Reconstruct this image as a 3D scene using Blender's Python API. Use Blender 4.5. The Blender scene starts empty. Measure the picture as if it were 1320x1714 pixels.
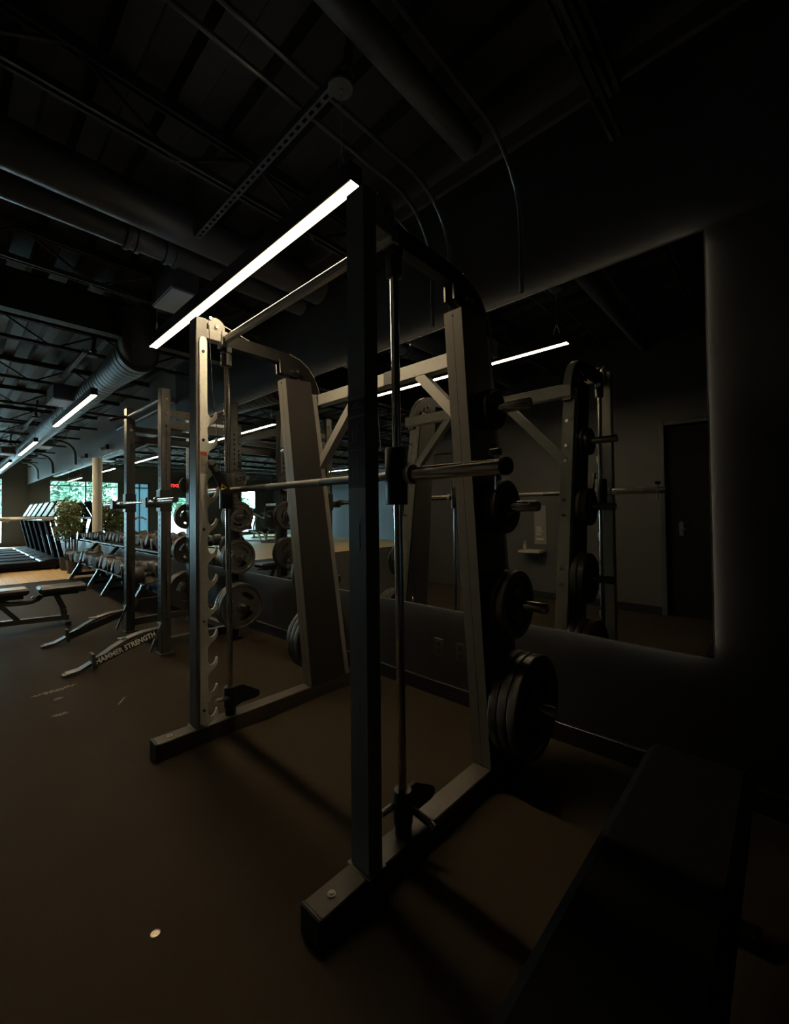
import bpy, bmesh, math, random
from mathutils import Vector, Matrix
random.seed(7)
PI = math.pi
C = bpy.context.scene.collection
SC = bpy.context.scene

# ------------------------------------------------------------------ camera
F_PX, YAW, PITCH, ROLL, CY, EYE = 702.72, math.radians(43.016), math.radians(1.092), math.radians(-0.598), 842.26, 1.28
cam_data = bpy.data.cameras.new('camera')
cam = bpy.data.objects.new('camera', cam_data)
C.objects.link(cam)
fwd = Vector((-math.sin(YAW) * math.cos(PITCH), math.cos(YAW) * math.cos(PITCH), math.sin(PITCH)))
rt = Vector((math.cos(YAW), math.sin(YAW), 0))
up = rt.cross(fwd)
rt2 = math.cos(ROLL) * rt + math.sin(ROLL) * up
up2 = -math.sin(ROLL) * rt + math.cos(ROLL) * up
M = Matrix((rt2, up2, -fwd)).transposed().to_4x4()
M.translation = (0, 0, EYE)
cam.matrix_world = M
cam_data.sensor_fit = 'VERTICAL'
cam_data.sensor_height = 24.0
cam_data.lens = 24.0 * F_PX / 1714.0
cam_data.shift_y = -(857.0 - CY) / 1714.0
cam_data.clip_start = 0.02
cam_data.clip_end = 200
SC.camera = cam

# ------------------------------------------------------------------ daylight (only reaches the room through its windows) and exposure
world = bpy.data.worlds.new('world')
SC.world = world
world.use_nodes = True
bg = world.node_tree.nodes['Background']
bg.inputs[0].default_value = (0.56, 0.83, 1.0, 1)
bg.inputs[1].default_value = 72.0
SC.view_settings.view_transform = 'Standard'
SC.view_settings.look = 'None'
SC.view_settings.gamma = 1.0
SC.view_settings.use_curve_mapping = False
SC.view_settings.exposure = 0.0
SC.cycles.max_bounces = 10
SC.cycles.diffuse_bounces = 4
SC.cycles.glossy_bounces = 6
SC.cycles.transparent_max_bounces = 16
SC.cycles.sample_clamp_indirect = 6.0
SC.cycles.caustics_reflective = True
SC.cycles.caustics_refractive = False
LAMP_STRENGTH = 108.0
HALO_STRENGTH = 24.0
UPLIGHT_STRENGTH = 0.9

# ------------------------------------------------------------------ materials
def mat(name, col, rough=0.5, metal=0.0, noise=0.0, nscale=20.0, bump=0.0, emit=None, estr=0.0, spec=0.5):
    m = bpy.data.materials.new(name)
    m.use_nodes = True
    nt = m.node_tree
    b = nt.nodes['Principled BSDF']
    b.inputs['Base Color'].default_value = (*col, 1)
    b.inputs['Roughness'].default_value = rough
    b.inputs['Metallic'].default_value = metal
    b.inputs['Specular IOR Level'].default_value = spec
    if emit:
        b.inputs['Emission Color'].default_value = (*emit, 1)
        b.inputs['Emission Strength'].default_value = estr
    if noise or bump:
        tc = nt.nodes.new('ShaderNodeTexCoord')
        nz = nt.nodes.new('ShaderNodeTexNoise')
        nz.inputs['Scale'].default_value = nscale
        nz.inputs['Detail'].default_value = 4
        nt.links.new(tc.outputs['Object'], nz.inputs['Vector'])
        if noise:
            mx = nt.nodes.new('ShaderNodeMix')
            mx.data_type = 'RGBA'
            mx.inputs['A'].default_value = (*[c * (1 - noise) for c in col], 1)
            mx.inputs['B'].default_value = (*[min(1, c * (1 + noise)) for c in col], 1)
            nt.links.new(nz.outputs['Fac'], mx.inputs['Factor'])
            nt.links.new(mx.outputs['Result'], b.inputs['Base Color'])
        if bump:
            bp = nt.nodes.new('ShaderNodeBump')
            bp.inputs['Strength'].default_value = bump
            bp.inputs['Distance'].default_value = 0.002
            nt.links.new(nz.outputs['Fac'], bp.inputs['Height'])
            nt.links.new(bp.outputs['Normal'], b.inputs['Normal'])
    return m

WALL = mat('black_wall_paint', (0.020, 0.020, 0.021), 0.30, noise=0.12, nscale=6, spec=0.5)
WALL_END = mat('dark_pier_paint', (0.03, 0.028, 0.026), 0.6, noise=0.1, nscale=4)
FLOOR = mat('black_rubber_floor', (0.0285, 0.0215, 0.0138), 0.7, noise=0.2, nscale=3.0, bump=0.15, spec=0.05)
CEIL = mat('black_ceiling_paint', (0.024, 0.0235, 0.023), 0.65, noise=0.3, nscale=2.0)
DUCT = mat('dark_duct_paint', (0.075, 0.075, 0.08), 0.45, noise=0.15, nscale=3)
PIPE = mat('dark_pipe_paint', (0.075, 0.077, 0.082), 0.4)
UPPER_DAYLIT = mat('upper_wall_daylit_tone', (0.27, 0.31, 0.36), 0.30, noise=0.12, nscale=4)  # far stretch of the upper wall, blue daylight put into its colour
UPPER_SHADED = mat('upper_wall_shaded_tone', (0.045, 0.045, 0.045), 0.5, noise=0.12, nscale=4, spec=0.3)  # near stretch of the same wall, its shade put into the colour
OPPO = mat('charcoal_wall_paint', (0.050, 0.049, 0.046), 0.5, noise=0.1, nscale=5)
MASTBLACK = mat('black_shroud', (0.030, 0.027, 0.025), 0.42, noise=0.1, nscale=60)
RACK = mat('rack_black', (0.036, 0.034, 0.032), 0.38, noise=0.1, nscale=60)
RAIL = mat('rail_black', (0.042, 0.034, 0.026), 0.45, noise=0.15, nscale=40)
STEEL = mat('charcoal_powder_coat', (0.17, 0.163, 0.15), 0.36, noise=0.1, nscale=60)
STEEL_M = mat('mid_grey_powder_coat', (0.24, 0.23, 0.21), 0.36, noise=0.1, nscale=60)
STEEL_L = mat('grey_powder_coat', (0.30, 0.285, 0.26), 0.36, noise=0.1, nscale=60)
BLACK = mat('black_satin_plastic', (0.010, 0.010, 0.010), 0.4)
COVER = mat('grey_front_cover', (0.115, 0.108, 0.094), 0.28, spec=0.9, noise=0.08, nscale=50)
MATTE = mat('matte_black_steel', (0.006, 0.0055, 0.005), 0.6, spec=0.15)
ZINC = mat('brushed_zinc_plate', (0.80, 0.78, 0.70), 0.42, metal=0.2, noise=0.1, nscale=90)
CHROME = mat('chrome', (0.62, 0.60, 0.58), 0.16, metal=1.0)
SATIN = mat('satin_chrome', (0.72, 0.69, 0.64), 0.24, metal=1.0)
BOLT = mat('bolt_steel', (0.72, 0.70, 0.66), 0.25, metal=1.0)
RUBBER = mat('black_plate_rubber', (0.034, 0.032, 0.029), 0.45, noise=0.2, nscale=30)
DUMB = mat('dark_grey_dumbbell_rubber', (0.045, 0.043, 0.041), 0.5, noise=0.2, nscale=25)
VINYL = mat('black_vinyl', (0.020, 0.019, 0.018), 0.36, bump=0.2, nscale=200)
ALU = mat('light_grey_aluminium', (0.62, 0.60, 0.57), 0.28, metal=0.9)
HOUSING = mat('black_lamp_housing', (0.02, 0.02, 0.02), 0.4)
GLOW = mat('lamp_diffuser', (0.9, 0.9, 0.85), 0.4, emit=(1.0, 0.80, 0.50), estr=LAMP_STRENGTH)
def glow_mat():
    m = GLOW
    nt = m.node_tree
    b = nt.nodes['Principled BSDF']
    tc = nt.nodes.new('ShaderNodeTexCoord')
    sx = nt.nodes.new('ShaderNodeSeparateXYZ')
    ab = nt.nodes.new('ShaderNodeMath'); ab.operation = 'ABSOLUTE'
    mr = nt.nodes.new('ShaderNodeMapRange')
    mr.inputs[1].default_value, mr.inputs[2].default_value, mr.inputs[3].default_value, mr.inputs[4].default_value = 0.019, 0.0285, LAMP_STRENGTH, 0.9
    cr = nt.nodes.new('ShaderNodeMapRange')
    cr.inputs[1].default_value, cr.inputs[2].default_value = 0.019, 0.0285
    mx = nt.nodes.new('ShaderNodeMix'); mx.data_type = 'RGBA'
    mx.inputs['A'].default_value = (1.0, 0.80, 0.50, 1)
    mx.inputs['B'].default_value = (1.0, 0.66, 0.32, 1)
    nt.links.new(tc.outputs['Object'], sx.inputs[0])
    nt.links.new(sx.outputs['Y'], ab.inputs[0])
    nt.links.new(ab.outputs[0], mr.inputs[0])
    nt.links.new(ab.outputs[0], cr.inputs[0])
    nt.links.new(cr.outputs[0], mx.inputs['Factor'])
    nt.links.new(mx.outputs['Result'], b.inputs['Emission Color'])
    nt.links.new(mr.outputs[0], b.inputs['Emission Strength'])
glow_mat()
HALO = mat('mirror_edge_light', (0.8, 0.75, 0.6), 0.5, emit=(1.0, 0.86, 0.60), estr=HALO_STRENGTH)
UPLIGHT = mat('lamp_uplight_lens', (0.9, 0.9, 0.9), 0.4, emit=(0.72, 0.84, 1.0), estr=UPLIGHT_STRENGTH)
WIRE = mat('steel_wire', (0.75, 0.73, 0.7), 0.35, metal=0.6)
MIRROR = mat('mirror_silver', (0.72, 0.74, 0.73), 0.0, metal=1.0)
WHITE = mat('white_print', (0.9, 0.87, 0.8), 0.6)
GREY_PRINT = mat('dim_grey_print', (0.17, 0.165, 0.16), 0.5)
BLACK_PRINT = mat('black_print', (0.004, 0.004, 0.004), 0.6)
YELLOW = mat('yellow_sticker', (0.75, 0.47, 0.05), 0.5)
RED = mat('red_sticker', (0.45, 0.06, 0.03), 0.5)
CREAM = mat('cream_sticker', (0.42, 0.38, 0.31), 0.6)
EXITRED = mat('exit_letters_red', (0.8, 0.05, 0.04), 0.5, emit=(1.0, 0.06, 0.05), estr=1.6)
REG = mat('white_register', (0.55, 0.57, 0.62), 0.5)
COLUMN = mat('white_column_paint', (0.92, 0.89, 0.82), 0.55, noise=0.06, nscale=6)
SIDING = mat('pale_blue_panel', (0.5, 0.68, 0.74), 0.6)
LEAF = mat('leaf_green', (0.12, 0.15, 0.045), 0.35, noise=0.7, nscale=9)
TREELEAF = mat('tree_leaf_green', (0.028, 0.068, 0.03), 0.6, noise=0.5, nscale=2)
BARK = mat('bark_brown', (0.10, 0.07, 0.045), 0.8, noise=0.3, nscale=14)
POT = mat('dark_pot', (0.03, 0.03, 0.032), 0.5)
SCREEN = mat('pale_console_panel', (0.22, 0.27, 0.25), 0.4)
DARKGREY = mat('dark_grey_shell', (0.03, 0.03, 0.032), 0.35)
HOOD_GLINT = mat('hood_glint_silver', (0.50, 0.56, 0.68), 0.3, metal=0.8)  # pale silver-blue that paints the daylight glint on the treadmill hoods
CHALK = mat('chalk_smear', (0.16, 0.14, 0.11), 0.8, noise=0.5, nscale=40)
COIN = mat('dull_silver_coin', (0.55, 0.47, 0.38), 0.3, metal=0.9)
DOORM = mat('dark_brown_door', (0.032, 0.026, 0.021), 0.5, noise=0.15, nscale=8)
PAVE = mat('pale_concrete', (0.45, 0.45, 0.43), 0.8, noise=0.1, nscale=2)
FRAME = mat('dark_window_frame', (0.03, 0.035, 0.04), 0.4)

def wood_mat():
    m = bpy.data.materials.new('oak_plank_floor')
    m.use_nodes = True
    nt = m.node_tree
    b = nt.nodes['Principled BSDF']
    tc = nt.nodes.new('ShaderNodeTexCoord')
    br = nt.nodes.new('ShaderNodeTexBrick')
    br.inputs['Scale'].default_value = 1.0
    br.inputs['Brick Width'].default_value = 1.2
    br.inputs['Row Height'].default_value = 0.16
    br.inputs['Mortar Size'].default_value = 0.002
    br.inputs['Color1'].default_value = (0.72, 0.51, 0.26, 1)
    br.inputs['Color2'].default_value = (0.64, 0.44, 0.22, 1)
    br.inputs['Mortar'].default_value = (0.25, 0.16, 0.08, 1)
    nt.links.new(tc.outputs['Object'], br.inputs['Vector'])
    nt.links.new(br.outputs['Color'], b.inputs['Base Color'])
    b.inputs['Roughness'].default_value = 0.55
    b.inputs['Specular IOR Level'].default_value = 0.2
    return m
WOOD = wood_mat()

def glass_mat():
    m = bpy.data.materials.new('window_glass')
    m.use_nodes = True
    nt = m.node_tree
    nt.nodes.clear()
    out = nt.nodes.new('ShaderNodeOutputMaterial')
    mix = nt.nodes.new('ShaderNodeMixShader')
    tr = nt.nodes.new('ShaderNodeBsdfTransparent')
    tr.inputs[0].default_value = (0.88, 0.97, 0.96, 1)
    gl = nt.nodes.new('ShaderNodeBsdfGlossy')
    gl.inputs['Roughness'].default_value = 0.0
    fr = nt.nodes.new('ShaderNodeFresnel')
    fr.inputs[0].default_value = 1.3
    nt.links.new(fr.outputs[0], mix.inputs[0])
    nt.links.new(tr.outputs[0], mix.inputs[1])
    nt.links.new(gl.outputs[0], mix.inputs[2])
    nt.links.new(mix.outputs[0], out.inputs[0])
    return m
GLASS = glass_mat()

def frosted_mat():
    m = bpy.data.materials.new('frosted_film_glass')
    m.use_nodes = True
    nt = m.node_tree
    nt.nodes.clear()
    out = nt.nodes.new('ShaderNodeOutputMaterial')
    t = nt.nodes.new('ShaderNodeBsdfTranslucent')
    t.inputs[0].default_value = (0.085, 0.115, 0.12, 1)
    nt.links.new(t.outputs[0], out.inputs[0])
    return m
FROST = frosted_mat()

# ------------------------------------------------------------------ mesh helpers
ABS = {}

class MB:
    def __init__(s):
        s.v = []
        s.f = []
    def add(s, vs, fs):
        o = len(s.v)
        s.v += [tuple(map(float, p)) for p in vs]
        s.f += [tuple(i + o for i in f) for f in fs]
        return s
    def box(s, x0, x1, y0, y1, z0, z1, c=0.0):
        lo, hi = (min(x0, x1), min(y0, y1), min(z0, z1)), (max(x0, x1), max(y0, y1), max(z0, z1))
        if c <= 0:
            vs = [(x, y, z) for x in (lo[0], hi[0]) for y in (lo[1], hi[1]) for z in (lo[2], hi[2])]
            return s.add(vs, [(0, 1, 3, 2), (4, 6, 7, 5), (0, 4, 5, 1), (2, 3, 7, 6), (0, 2, 6, 4), (1, 5, 7, 3)])
        c = min(c, *[(hi[i] - lo[i]) * 0.45 for i in range(3)])
        vs, ix = [], {}
        for sx in (0, 1):
            for sy in (0, 1):
                for sz in (0, 1):
                    S = (sx, sy, sz)
                    base = [hi[i] if S[i] else lo[i] for i in range(3)]
                    for a in range(3):
                        p = [base[i] + (0 if i == a else (-c if S[i] else c)) for i in range(3)]
                        ix[S, a] = len(vs)
                        vs.append(p)
        fs = []
        for a in range(3):
            b, d = [i for i in range(3) if i != a]
            for sa in (0, 1):
                q = []
                for sb, sd in ((0, 0), (1, 0), (1, 1), (0, 1)):
                    S = [0, 0, 0]
                    S[a], S[b], S[d] = sa, sb, sd
                    q.append(ix[tuple(S), a])
                fs.append(tuple(q))
            for sb in (0, 1):
                for sd in (0, 1):
                    S0, S1 = [0, 0, 0], [0, 0, 0]
                    S0[b] = S1[b] = sb
                    S0[d] = S1[d] = sd
                    S1[a] = 1
                    fs.append((ix[tuple(S0), b], ix[tuple(S1), b], ix[tuple(S1), d], ix[tuple(S0), d]))
        for sx in (0, 1):
            for sy in (0, 1):
                for sz in (0, 1):
                    fs.append(tuple(ix[(sx, sy, sz), a] for a in range(3)))
        return s.add(vs, fs)
    def cyl(s, p0, p1, r0, r1=None, n=16, caps=True):
        p0, p1 = Vector(p0), Vector(p1)
        r1 = r0 if r1 is None else r1
        d = (p1 - p0).normalized()
        a = d.orthogonal().normalized()
        b = d.cross(a)
        vs = []
        for p, r in ((p0, r0), (p1, r1)):
            vs += [p + (a * math.cos(2 * PI * i / n) + b * math.sin(2 * PI * i / n)) * r for i in range(n)]
        fs = [(i, (i + 1) % n, n + (i + 1) % n, n + i) for i in range(n)]
        if caps:
            fs += [tuple(range(n)), tuple(range(n, 2 * n))]
        return s.add(vs, fs)
    def tube(s, pts, r, n=8):
        pts = [Vector(p) for p in pts]
        rings, prev = [], None
        for i, p in enumerate(pts):
            t = (pts[min(i + 1, len(pts) - 1)] - pts[max(i - 1, 0)]).normalized()
            a = (prev - t * prev.dot(t)) if prev is not None else t.orthogonal()
            a.normalize()
            prev = a
            b = t.cross(a)
            rr = r[i] if isinstance(r, (list, tuple)) else r
            rings.append([p + (a * math.cos(2 * PI * k / n) + b * math.sin(2 * PI * k / n)) * rr for k in range(n)])
        vs = [q for R in rings for q in R]
        fs = [(i * n + k, i * n + (k + 1) % n, (i + 1) * n + (k + 1) % n, (i + 1) * n + k) for i in range(len(pts) - 1) for k in range(n)]
        fs += [tuple(range(n)), tuple(range((len(pts) - 1) * n, len(pts) * n))]
        return s.add(vs, fs)
    def prism(s, poly, axis, a0, a1):
        def P(u, v, a):
            return {0: (a, u, v), 1: (u, a, v), 2: (u, v, a)}[axis]
        n = len(poly)
        vs = [P(u, v, a0) for u, v in poly] + [P(u, v, a1) for u, v in poly]
        fs = [(i, (i + 1) % n, n + (i + 1) % n, n + i) for i in range(n)] + [tuple(range(n)), tuple(range(n, 2 * n))]
        return s.add(vs, fs)
    def strip(s, path, th, x0, x1):
        """rectangular bar following a path in the YZ plane, thickness th, from x0 to x1"""
        L, R = [], []
        for i, (y, z) in enumerate(path):
            a, b = path[max(i - 1, 0)], path[min(i + 1, len(path) - 1)]
            d = Vector((b[0] - a[0], b[1] - a[1])).normalized()
            L.append((y - d[1] * th / 2, z + d[0] * th / 2))
            R.append((y + d[1] * th / 2, z - d[0] * th / 2))
        n = len(path)
        vs = [(x, y, z) for x in (x0, x1) for side in (L, R) for y, z in side]
        fs = []
        for i in range(n - 1):
            for p, q in ((0, n), (2 * n, 3 * n), (0, 2 * n), (n, 3 * n)):
                fs.append((p + i, p + i + 1, q + i + 1, q + i))
        fs += [(0, n, 3 * n, 2 * n), (n - 1, 2 * n - 1, 4 * n - 1, 3 * n - 1)]
        return s.add(vs, fs)
    def beam(s, p0, p1, w, h, upv=(0, 0, 1)):
        p0, p1 = Vector(p0), Vector(p1)
        d = (p1 - p0).normalized()
        a = d.cross(Vector(upv)).normalized()
        b = a.cross(d)
        vs = [p + a * sx * w / 2 + b * sy * h / 2 for p in (p0, p1) for sx, sy in ((-1, -1), (1, -1), (1, 1), (-1, 1))]
        return s.add(vs, [(0, 1, 2, 3), (4, 5, 6, 7)] + [(i, (i + 1) % 4, 4 + (i + 1) % 4, 4 + i) for i in range(4)])
    def lathe(s, prof, o, axis, n=32):
        """prof: list of (radius, height along axis)"""
        o = Vector(o)
        d = Vector(axis).normalized()
        a = d.orthogonal().normalized()
        b = d.cross(a)
        vs = [o + d * h + (a * math.cos(2 * PI * k / n) + b * math.sin(2 * PI * k / n)) * max(r, 1e-4) for r, h in prof for k in range(n)]
        fs = [(i * n + k, i * n + (k + 1) % n, (i + 1) * n + (k + 1) % n, (i + 1) * n + k) for i in range(len(prof) - 1) for k in range(n)]
        fs += [tuple(range(n)), tuple(range((len(prof) - 1) * n, len(prof) * n))]
        return s.add(vs, fs)
    def build(s, name, m, parent=None, smooth=35, kind=None, label=None):
        me = bpy.data.meshes.new(name)
        off = ABS.get(parent.name, Vector((0, 0, 0))) if parent else Vector((0, 0, 0))
        me.from_pydata([Vector(p) - off for p in s.v], [], s.f)
        bm = bmesh.new()
        bm.from_mesh(me)
        bmesh.ops.recalc_face_normals(bm, faces=bm.faces)
        bm.to_mesh(me)
        bm.free()
        me.update()
        if smooth:
            me.shade_smooth()
            me.set_sharp_from_angle(angle=math.radians(smooth))
        me.materials.append(m)
        o = bpy.data.objects.new(name, me)
        C.objects.link(o)
        if parent:
            o.parent = parent
        ABS[o.name] = off.copy()
        if kind:
            o['kind'] = kind
        if label:
            o['label'] = label
        return o

def tag(o, label, cat, group=None, kind=None):
    o['label'] = label
    o['category'] = cat
    if group:
        o['group'] = group
    if kind:
        o['kind'] = kind
    return o

def empty(name, loc, label, cat, group=None):
    o = bpy.data.objects.new(name, None)
    o.empty_display_size = 0.1
    C.objects.link(o)
    o.location = loc
    ABS[o.name] = Vector(loc)
    return tag(o, label, cat, group)

def copy_tree(o, parent=None):
    c = o.copy()
    C.objects.link(c)
    if parent:
        c.parent = parent
    for ch in list(o.children):
        copy_tree(ch, c)
    return c

def text(name, body, size, loc, rot, m, parent, extrude=0.0006, offset=0.0, align='CENTER', sx=1.0, sy=1.0, shear=0.0):
    cu = bpy.data.curves.new(name, 'FONT')
    cu.body = body
    cu.size = size
    cu.extrude = extrude
    cu.offset = offset
    cu.align_x = align
    cu.align_y = 'CENTER'
    cu.shear = shear
    cu.space_line = 0.85
    cu.resolution_u = 2
    cu.materials.append(m)
    tmp = bpy.data.objects.new(name, cu)
    C.objects.link(tmp)
    me = bpy.data.meshes.new_from_object(tmp.evaluated_get(bpy.context.evaluated_depsgraph_get()))
    bpy.data.objects.remove(tmp)
    me.name = name
    o = bpy.data.objects.new(name, me)
    C.objects.link(o)
    o.parent = parent
    o.location = Vector(loc) - ABS.get(parent.name, Vector((0, 0, 0)))
    o.rotation_euler = rot
    o.scale = (sx, sy, 1)
    return o

ORD = ['first', 'second', 'third', 'fourth', 'fifth', 'sixth', 'seventh', 'eighth', 'ninth', 'tenth', 'eleventh', 'twelfth', 'thirteenth',
       'fourteenth', 'fifteenth', 'sixteenth', 'seventeenth', 'eighteenth', 'nineteenth', 'twentieth', 'twenty-first', 'twenty-second']

# ------------------------------------------------------------------ the room
WY, WX0, WX1, YB, ZC = 2.33, -23.0, 2.2, -9.0, 3.47      # mirror wall, end wall, right wall, back wall, deck
WOODX, ALC = -10.45, -5.0

def struct(mb, name, m, parent=None, **k):
    return mb.build(name, m, parent, kind='structure', **k)

floor = struct(MB().box(WOODX, WX1, YB, WY + 0.2, -0.1, 0), 'floor', FLOOR, smooth=0)
floor['label'] = 'black rubber gym floor'
wood = struct(MB().box(WX0 - 0.1, WOODX, YB, WY + 0.2, -0.1, 0.002), 'floor', WOOD, smooth=0)
wood['label'] = 'oak plank floor under the treadmills'
struct(MB().box(WOODX - 0.03, WOODX + 0.01, YB, WY, -0.05, 0.005), 'trim_1', PIPE, smooth=0)

wall = struct(MB().box(WX0, WX1, WY + 0.022, WY + 0.15, 0, 2.56), 'wall_mirror', WALL, smooth=0)
struct(MB().box(-6.66, WX1, WY + 0.022, WY + 0.15, 2.56, ZC + 0.3), 'wall_upper', UPPER_SHADED, smooth=0)
struct(MB().box(WX0, -6.66, WY + 0.022, WY + 0.15, 2.56, ZC + 0.3), 'wall_upper_daylit', UPPER_DAYLIT, smooth=0)  # continues the upper wall, split off only to carry the painted daylight
struct(MB().box(WX1, WX1 + 0.15, YB, WY + 0.15, 0, ZC + 0.3), 'wall_right', WALL, smooth=0)
struct(MB().box(WX0 - 0.2, ALC, YB - 0.15, YB, 0, ZC + 0.3), 'wall_back', OPPO, smooth=0)
# opposite wall of the alcove with a doorway
OY = -1.24
struct(MB().box(ALC, -4.86, OY - 0.15, OY, 0, ZC + 0.3).box(-4.86, -3.98, OY - 0.15, OY, 2.27, ZC + 0.3).box(-3.98, -1.06, OY - 0.15, OY, 0, ZC + 0.3)
       .box(-1.06, -0.05, OY - 0.15, OY, 2.27, ZC + 0.3).box(-0.05, WX1, OY - 0.15, OY, 0, ZC + 0.3), 'wall_front', OPPO, smooth=0)
struct(MB().box(ALC, ALC + 0.15, YB, OY - 0.15, 0, ZC + 0.3), 'wall_side', OPPO, smooth=0)

struct(MB().box(-5.0, -3.9, OY - 0.4, OY - 0.2, 0, 2.5).box(-1.2, 0.1, OY - 0.4, OY - 0.2, 0, 2.5), 'door_light_block', WALL, smooth=0)  # unseen boxes added behind the doors to stop outside light leaking in

def door(n, x0, x1, m, recess, hx):
    d = struct(MB().box(x0 + 0.01, x1 - 0.01, OY - recess - 0.04, OY - recess, 0.005, 2.26, 0.004), n, m)
    f = MB()
    f.box(x0 - 0.05, x0, OY, OY + 0.018, 0, 2.32, 0.003).box(x1, x1 + 0.05, OY, OY + 0.018, 0, 2.32, 0.003).box(x0, x1, OY, OY + 0.018, 2.27, 2.32, 0.003)
    f.build('door_frame', FRAME, d)
    h = MB()
    h.cyl((hx, OY - recess, 1.03), (hx, OY - recess + 0.05, 1.03), 0.011).cyl((hx, OY - recess + 0.05, 1.03), (hx + 0.11, OY - recess + 0.05, 1.03), 0.009)
    h.box(hx - 0.022, hx + 0.022, OY - recess, OY - recess + 0.008, 0.95, 1.12, 0.003)
    h.build('door_handle', CHROME, d)
    return d
door('door_1', -1.06, -0.05, MATTE, 0.09, -0.92)['label'] = 'dark doorway leaf seen in the mirror'
door('door_2', -4.86, -3.98, DOORM, 0.03, -4.15)['label'] = 'brown door seen in the mirror'

struct(MB().box(WX0, WX1, WY, WY + 0.022, 0, 0.1, 0.003), 'baseboard_mirror', BLACK)
struct(MB().box(-3.93, -1.11, OY, OY + 0.012, 0, 0.1, 0.003), 'baseboard_front', BLACK)
struct(MB().box(-9.6, -6.6, WY - 0.05, WY, 2.92, 3.0, 0.006), 'trim_2', PIPE)

# wall mirror: glazed in tall sheets set edge to edge
mir = empty('wall_mirror_glass', (-11.5, WY, 0.61), 'long frameless wall mirror above the black dado behind the machines', 'mirror')
edges = [-0.246, -2.0, -3.6, -5.2, -6.8, -8.4, -10.0, -11.6, -13.2, -14.8, -16.4, -18.0, -19.6, -21.2, -22.9]
for a, b in zip(edges, edges[1:]):
    MB().box(b + 0.0006, a - 0.0006, WY - 0.002, WY + 0.004, 0.612, 2.538).build('mirror_sheet', MIRROR, mir, smooth=0)
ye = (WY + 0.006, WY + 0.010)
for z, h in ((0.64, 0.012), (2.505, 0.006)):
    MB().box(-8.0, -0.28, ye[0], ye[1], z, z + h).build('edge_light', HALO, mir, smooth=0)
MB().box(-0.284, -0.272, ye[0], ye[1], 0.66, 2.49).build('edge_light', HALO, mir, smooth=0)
for z in (0.612, 2.535):
    MB().box(-22.9, -0.246, WY - 0.003, WY + 0.004, z - 0.003, z + 0.003).build('polished_edge', ALU, mir, smooth=0)
MB().box(-0.249, -0.243, WY - 0.003, WY + 0.004, 0.612, 2.538).build('polished_edge', ALU, mir, smooth=0)

# end wall: dark piers, plate windows and a pale frosted door panel
TOPS = {-4.35: 2.15}
ends = [(2.36, 1.62, 'pier'), (1.62, -0.98, 'win'), (-0.98, -1.38, 'pier'), (-1.38, -2.28, 'frost'), (-2.28, -3.2, 'pier'), (-3.2, -4.35, 'win'),
        (-4.35, -6.9, 'pier'), (-6.9, -8.0, 'win'), (-8.0, YB, 'pier')]
TOPW, SILL = 2.8, 0.12
wl = MB()
wn = 0
for y1, y0, k in ends:
    if k == 'pier':
        wl.box(WX0 - 0.2, WX0, y0, y1, 0, ZC + 0.3)
    else:
        TOPW = TOPS.get(y0, 2.8)
        wl.box(WX0 - 0.2, WX0, y0, y1, TOPW, ZC + 0.3).box(WX0 - 0.2, WX0, y0, y1, 0, SILL)
        wn += 1
        w = struct(MB().box(WX0 - 0.12, WX0 - 0.10, y0, y1, SILL, TOPW), f'window_{wn}', FROST if k == 'frost' else GLASS, smooth=0)
        fr = MB()
        for yy in (y0, y1):
            s_ = 1 if yy == y0 else -1
            fr.box(WX0 - 0.15, WX0 - 0.06, yy, yy + s_ * 0.06, SILL, TOPW)
        fr.box(WX0 - 0.15, WX0 - 0.06, y0, y1, TOPW - 0.06, TOPW).box(WX0 - 0.15, WX0 - 0.06, y0, y1, SILL, SILL + 0.06)
        fr.build('window_frame', FRAME, w)
        mu = MB()
        mu.box(WX0 - 0.15, WX0 - 0.06, y0, y1, TOPW - 0.28, TOPW - 0.24)
        if k != 'frost':
            for q in range(1, max(1, round((y1 - y0) / 1.3))):
                yy = y0 + (y1 - y0) * q / max(1, round((y1 - y0) / 1.3))
                mu.box(WX0 - 0.15, WX0 - 0.06, yy - 0.025, yy + 0.025, SILL, TOPW)
        else:
            mu.box(WX0 - 0.15, WX0 - 0.06, y0 + 0.43, y0 + 0.46, SILL, TOPW)
        mu.build('mullion', FRAME, w)
        # sampling aid only: tells the renderer where the sky enters, gives off no light itself
        pd = bpy.data.lights.new('window_portal', 'AREA')
        pd.shape = 'RECTANGLE'
        pd.size, pd.size_y = (TOPW - SILL), (y1 - y0)
        pd.cycles.is_portal = True
        po = bpy.data.objects.new('window_portal', pd)
        C.objects.link(po)
        po.location = (WX0 - 0.22, (y0 + y1) / 2, (SILL + TOPW) / 2)
        po.rotation_euler = (0, -PI / 2, 0)
struct(wl, 'wall_end', WALL_END, smooth=0)

# ------------------------------------------------------------------ ceiling: ribbed deck, open web joists, girder
dk = MB()
ys, y = [], WY + 0.1
while y > YB:
    ys += [(y, ZC), (y - 0.11, ZC), (y - 0.14, ZC + 0.06), (y - 0.27, ZC + 0.06)]
    y -= 0.30
vs = [(x, yy, zz) for x in (WX0, WX1) for yy, zz in ys] + [(x, yy, zz + 0.02) for x in (WX0, WX1) for yy, zz in ys]
n = len(ys)
dk.add(vs, [(i, i + 1, n + i + 1, n + i) for i in range(n - 1)] + [(2 * n + i, 2 * n + i + 1, 3 * n + i + 1, 3 * n + i) for i in range(n - 1)])
ceiling = struct(dk, 'ceiling', CEIL, smooth=0)
struct(MB().box(WX0 - 0.3, WX1 + 0.2, YB - 0.2, WY + 0.2, ZC + 0.15, ZC + 0.3), 'ceiling_roof', CEIL, smooth=0)

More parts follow.
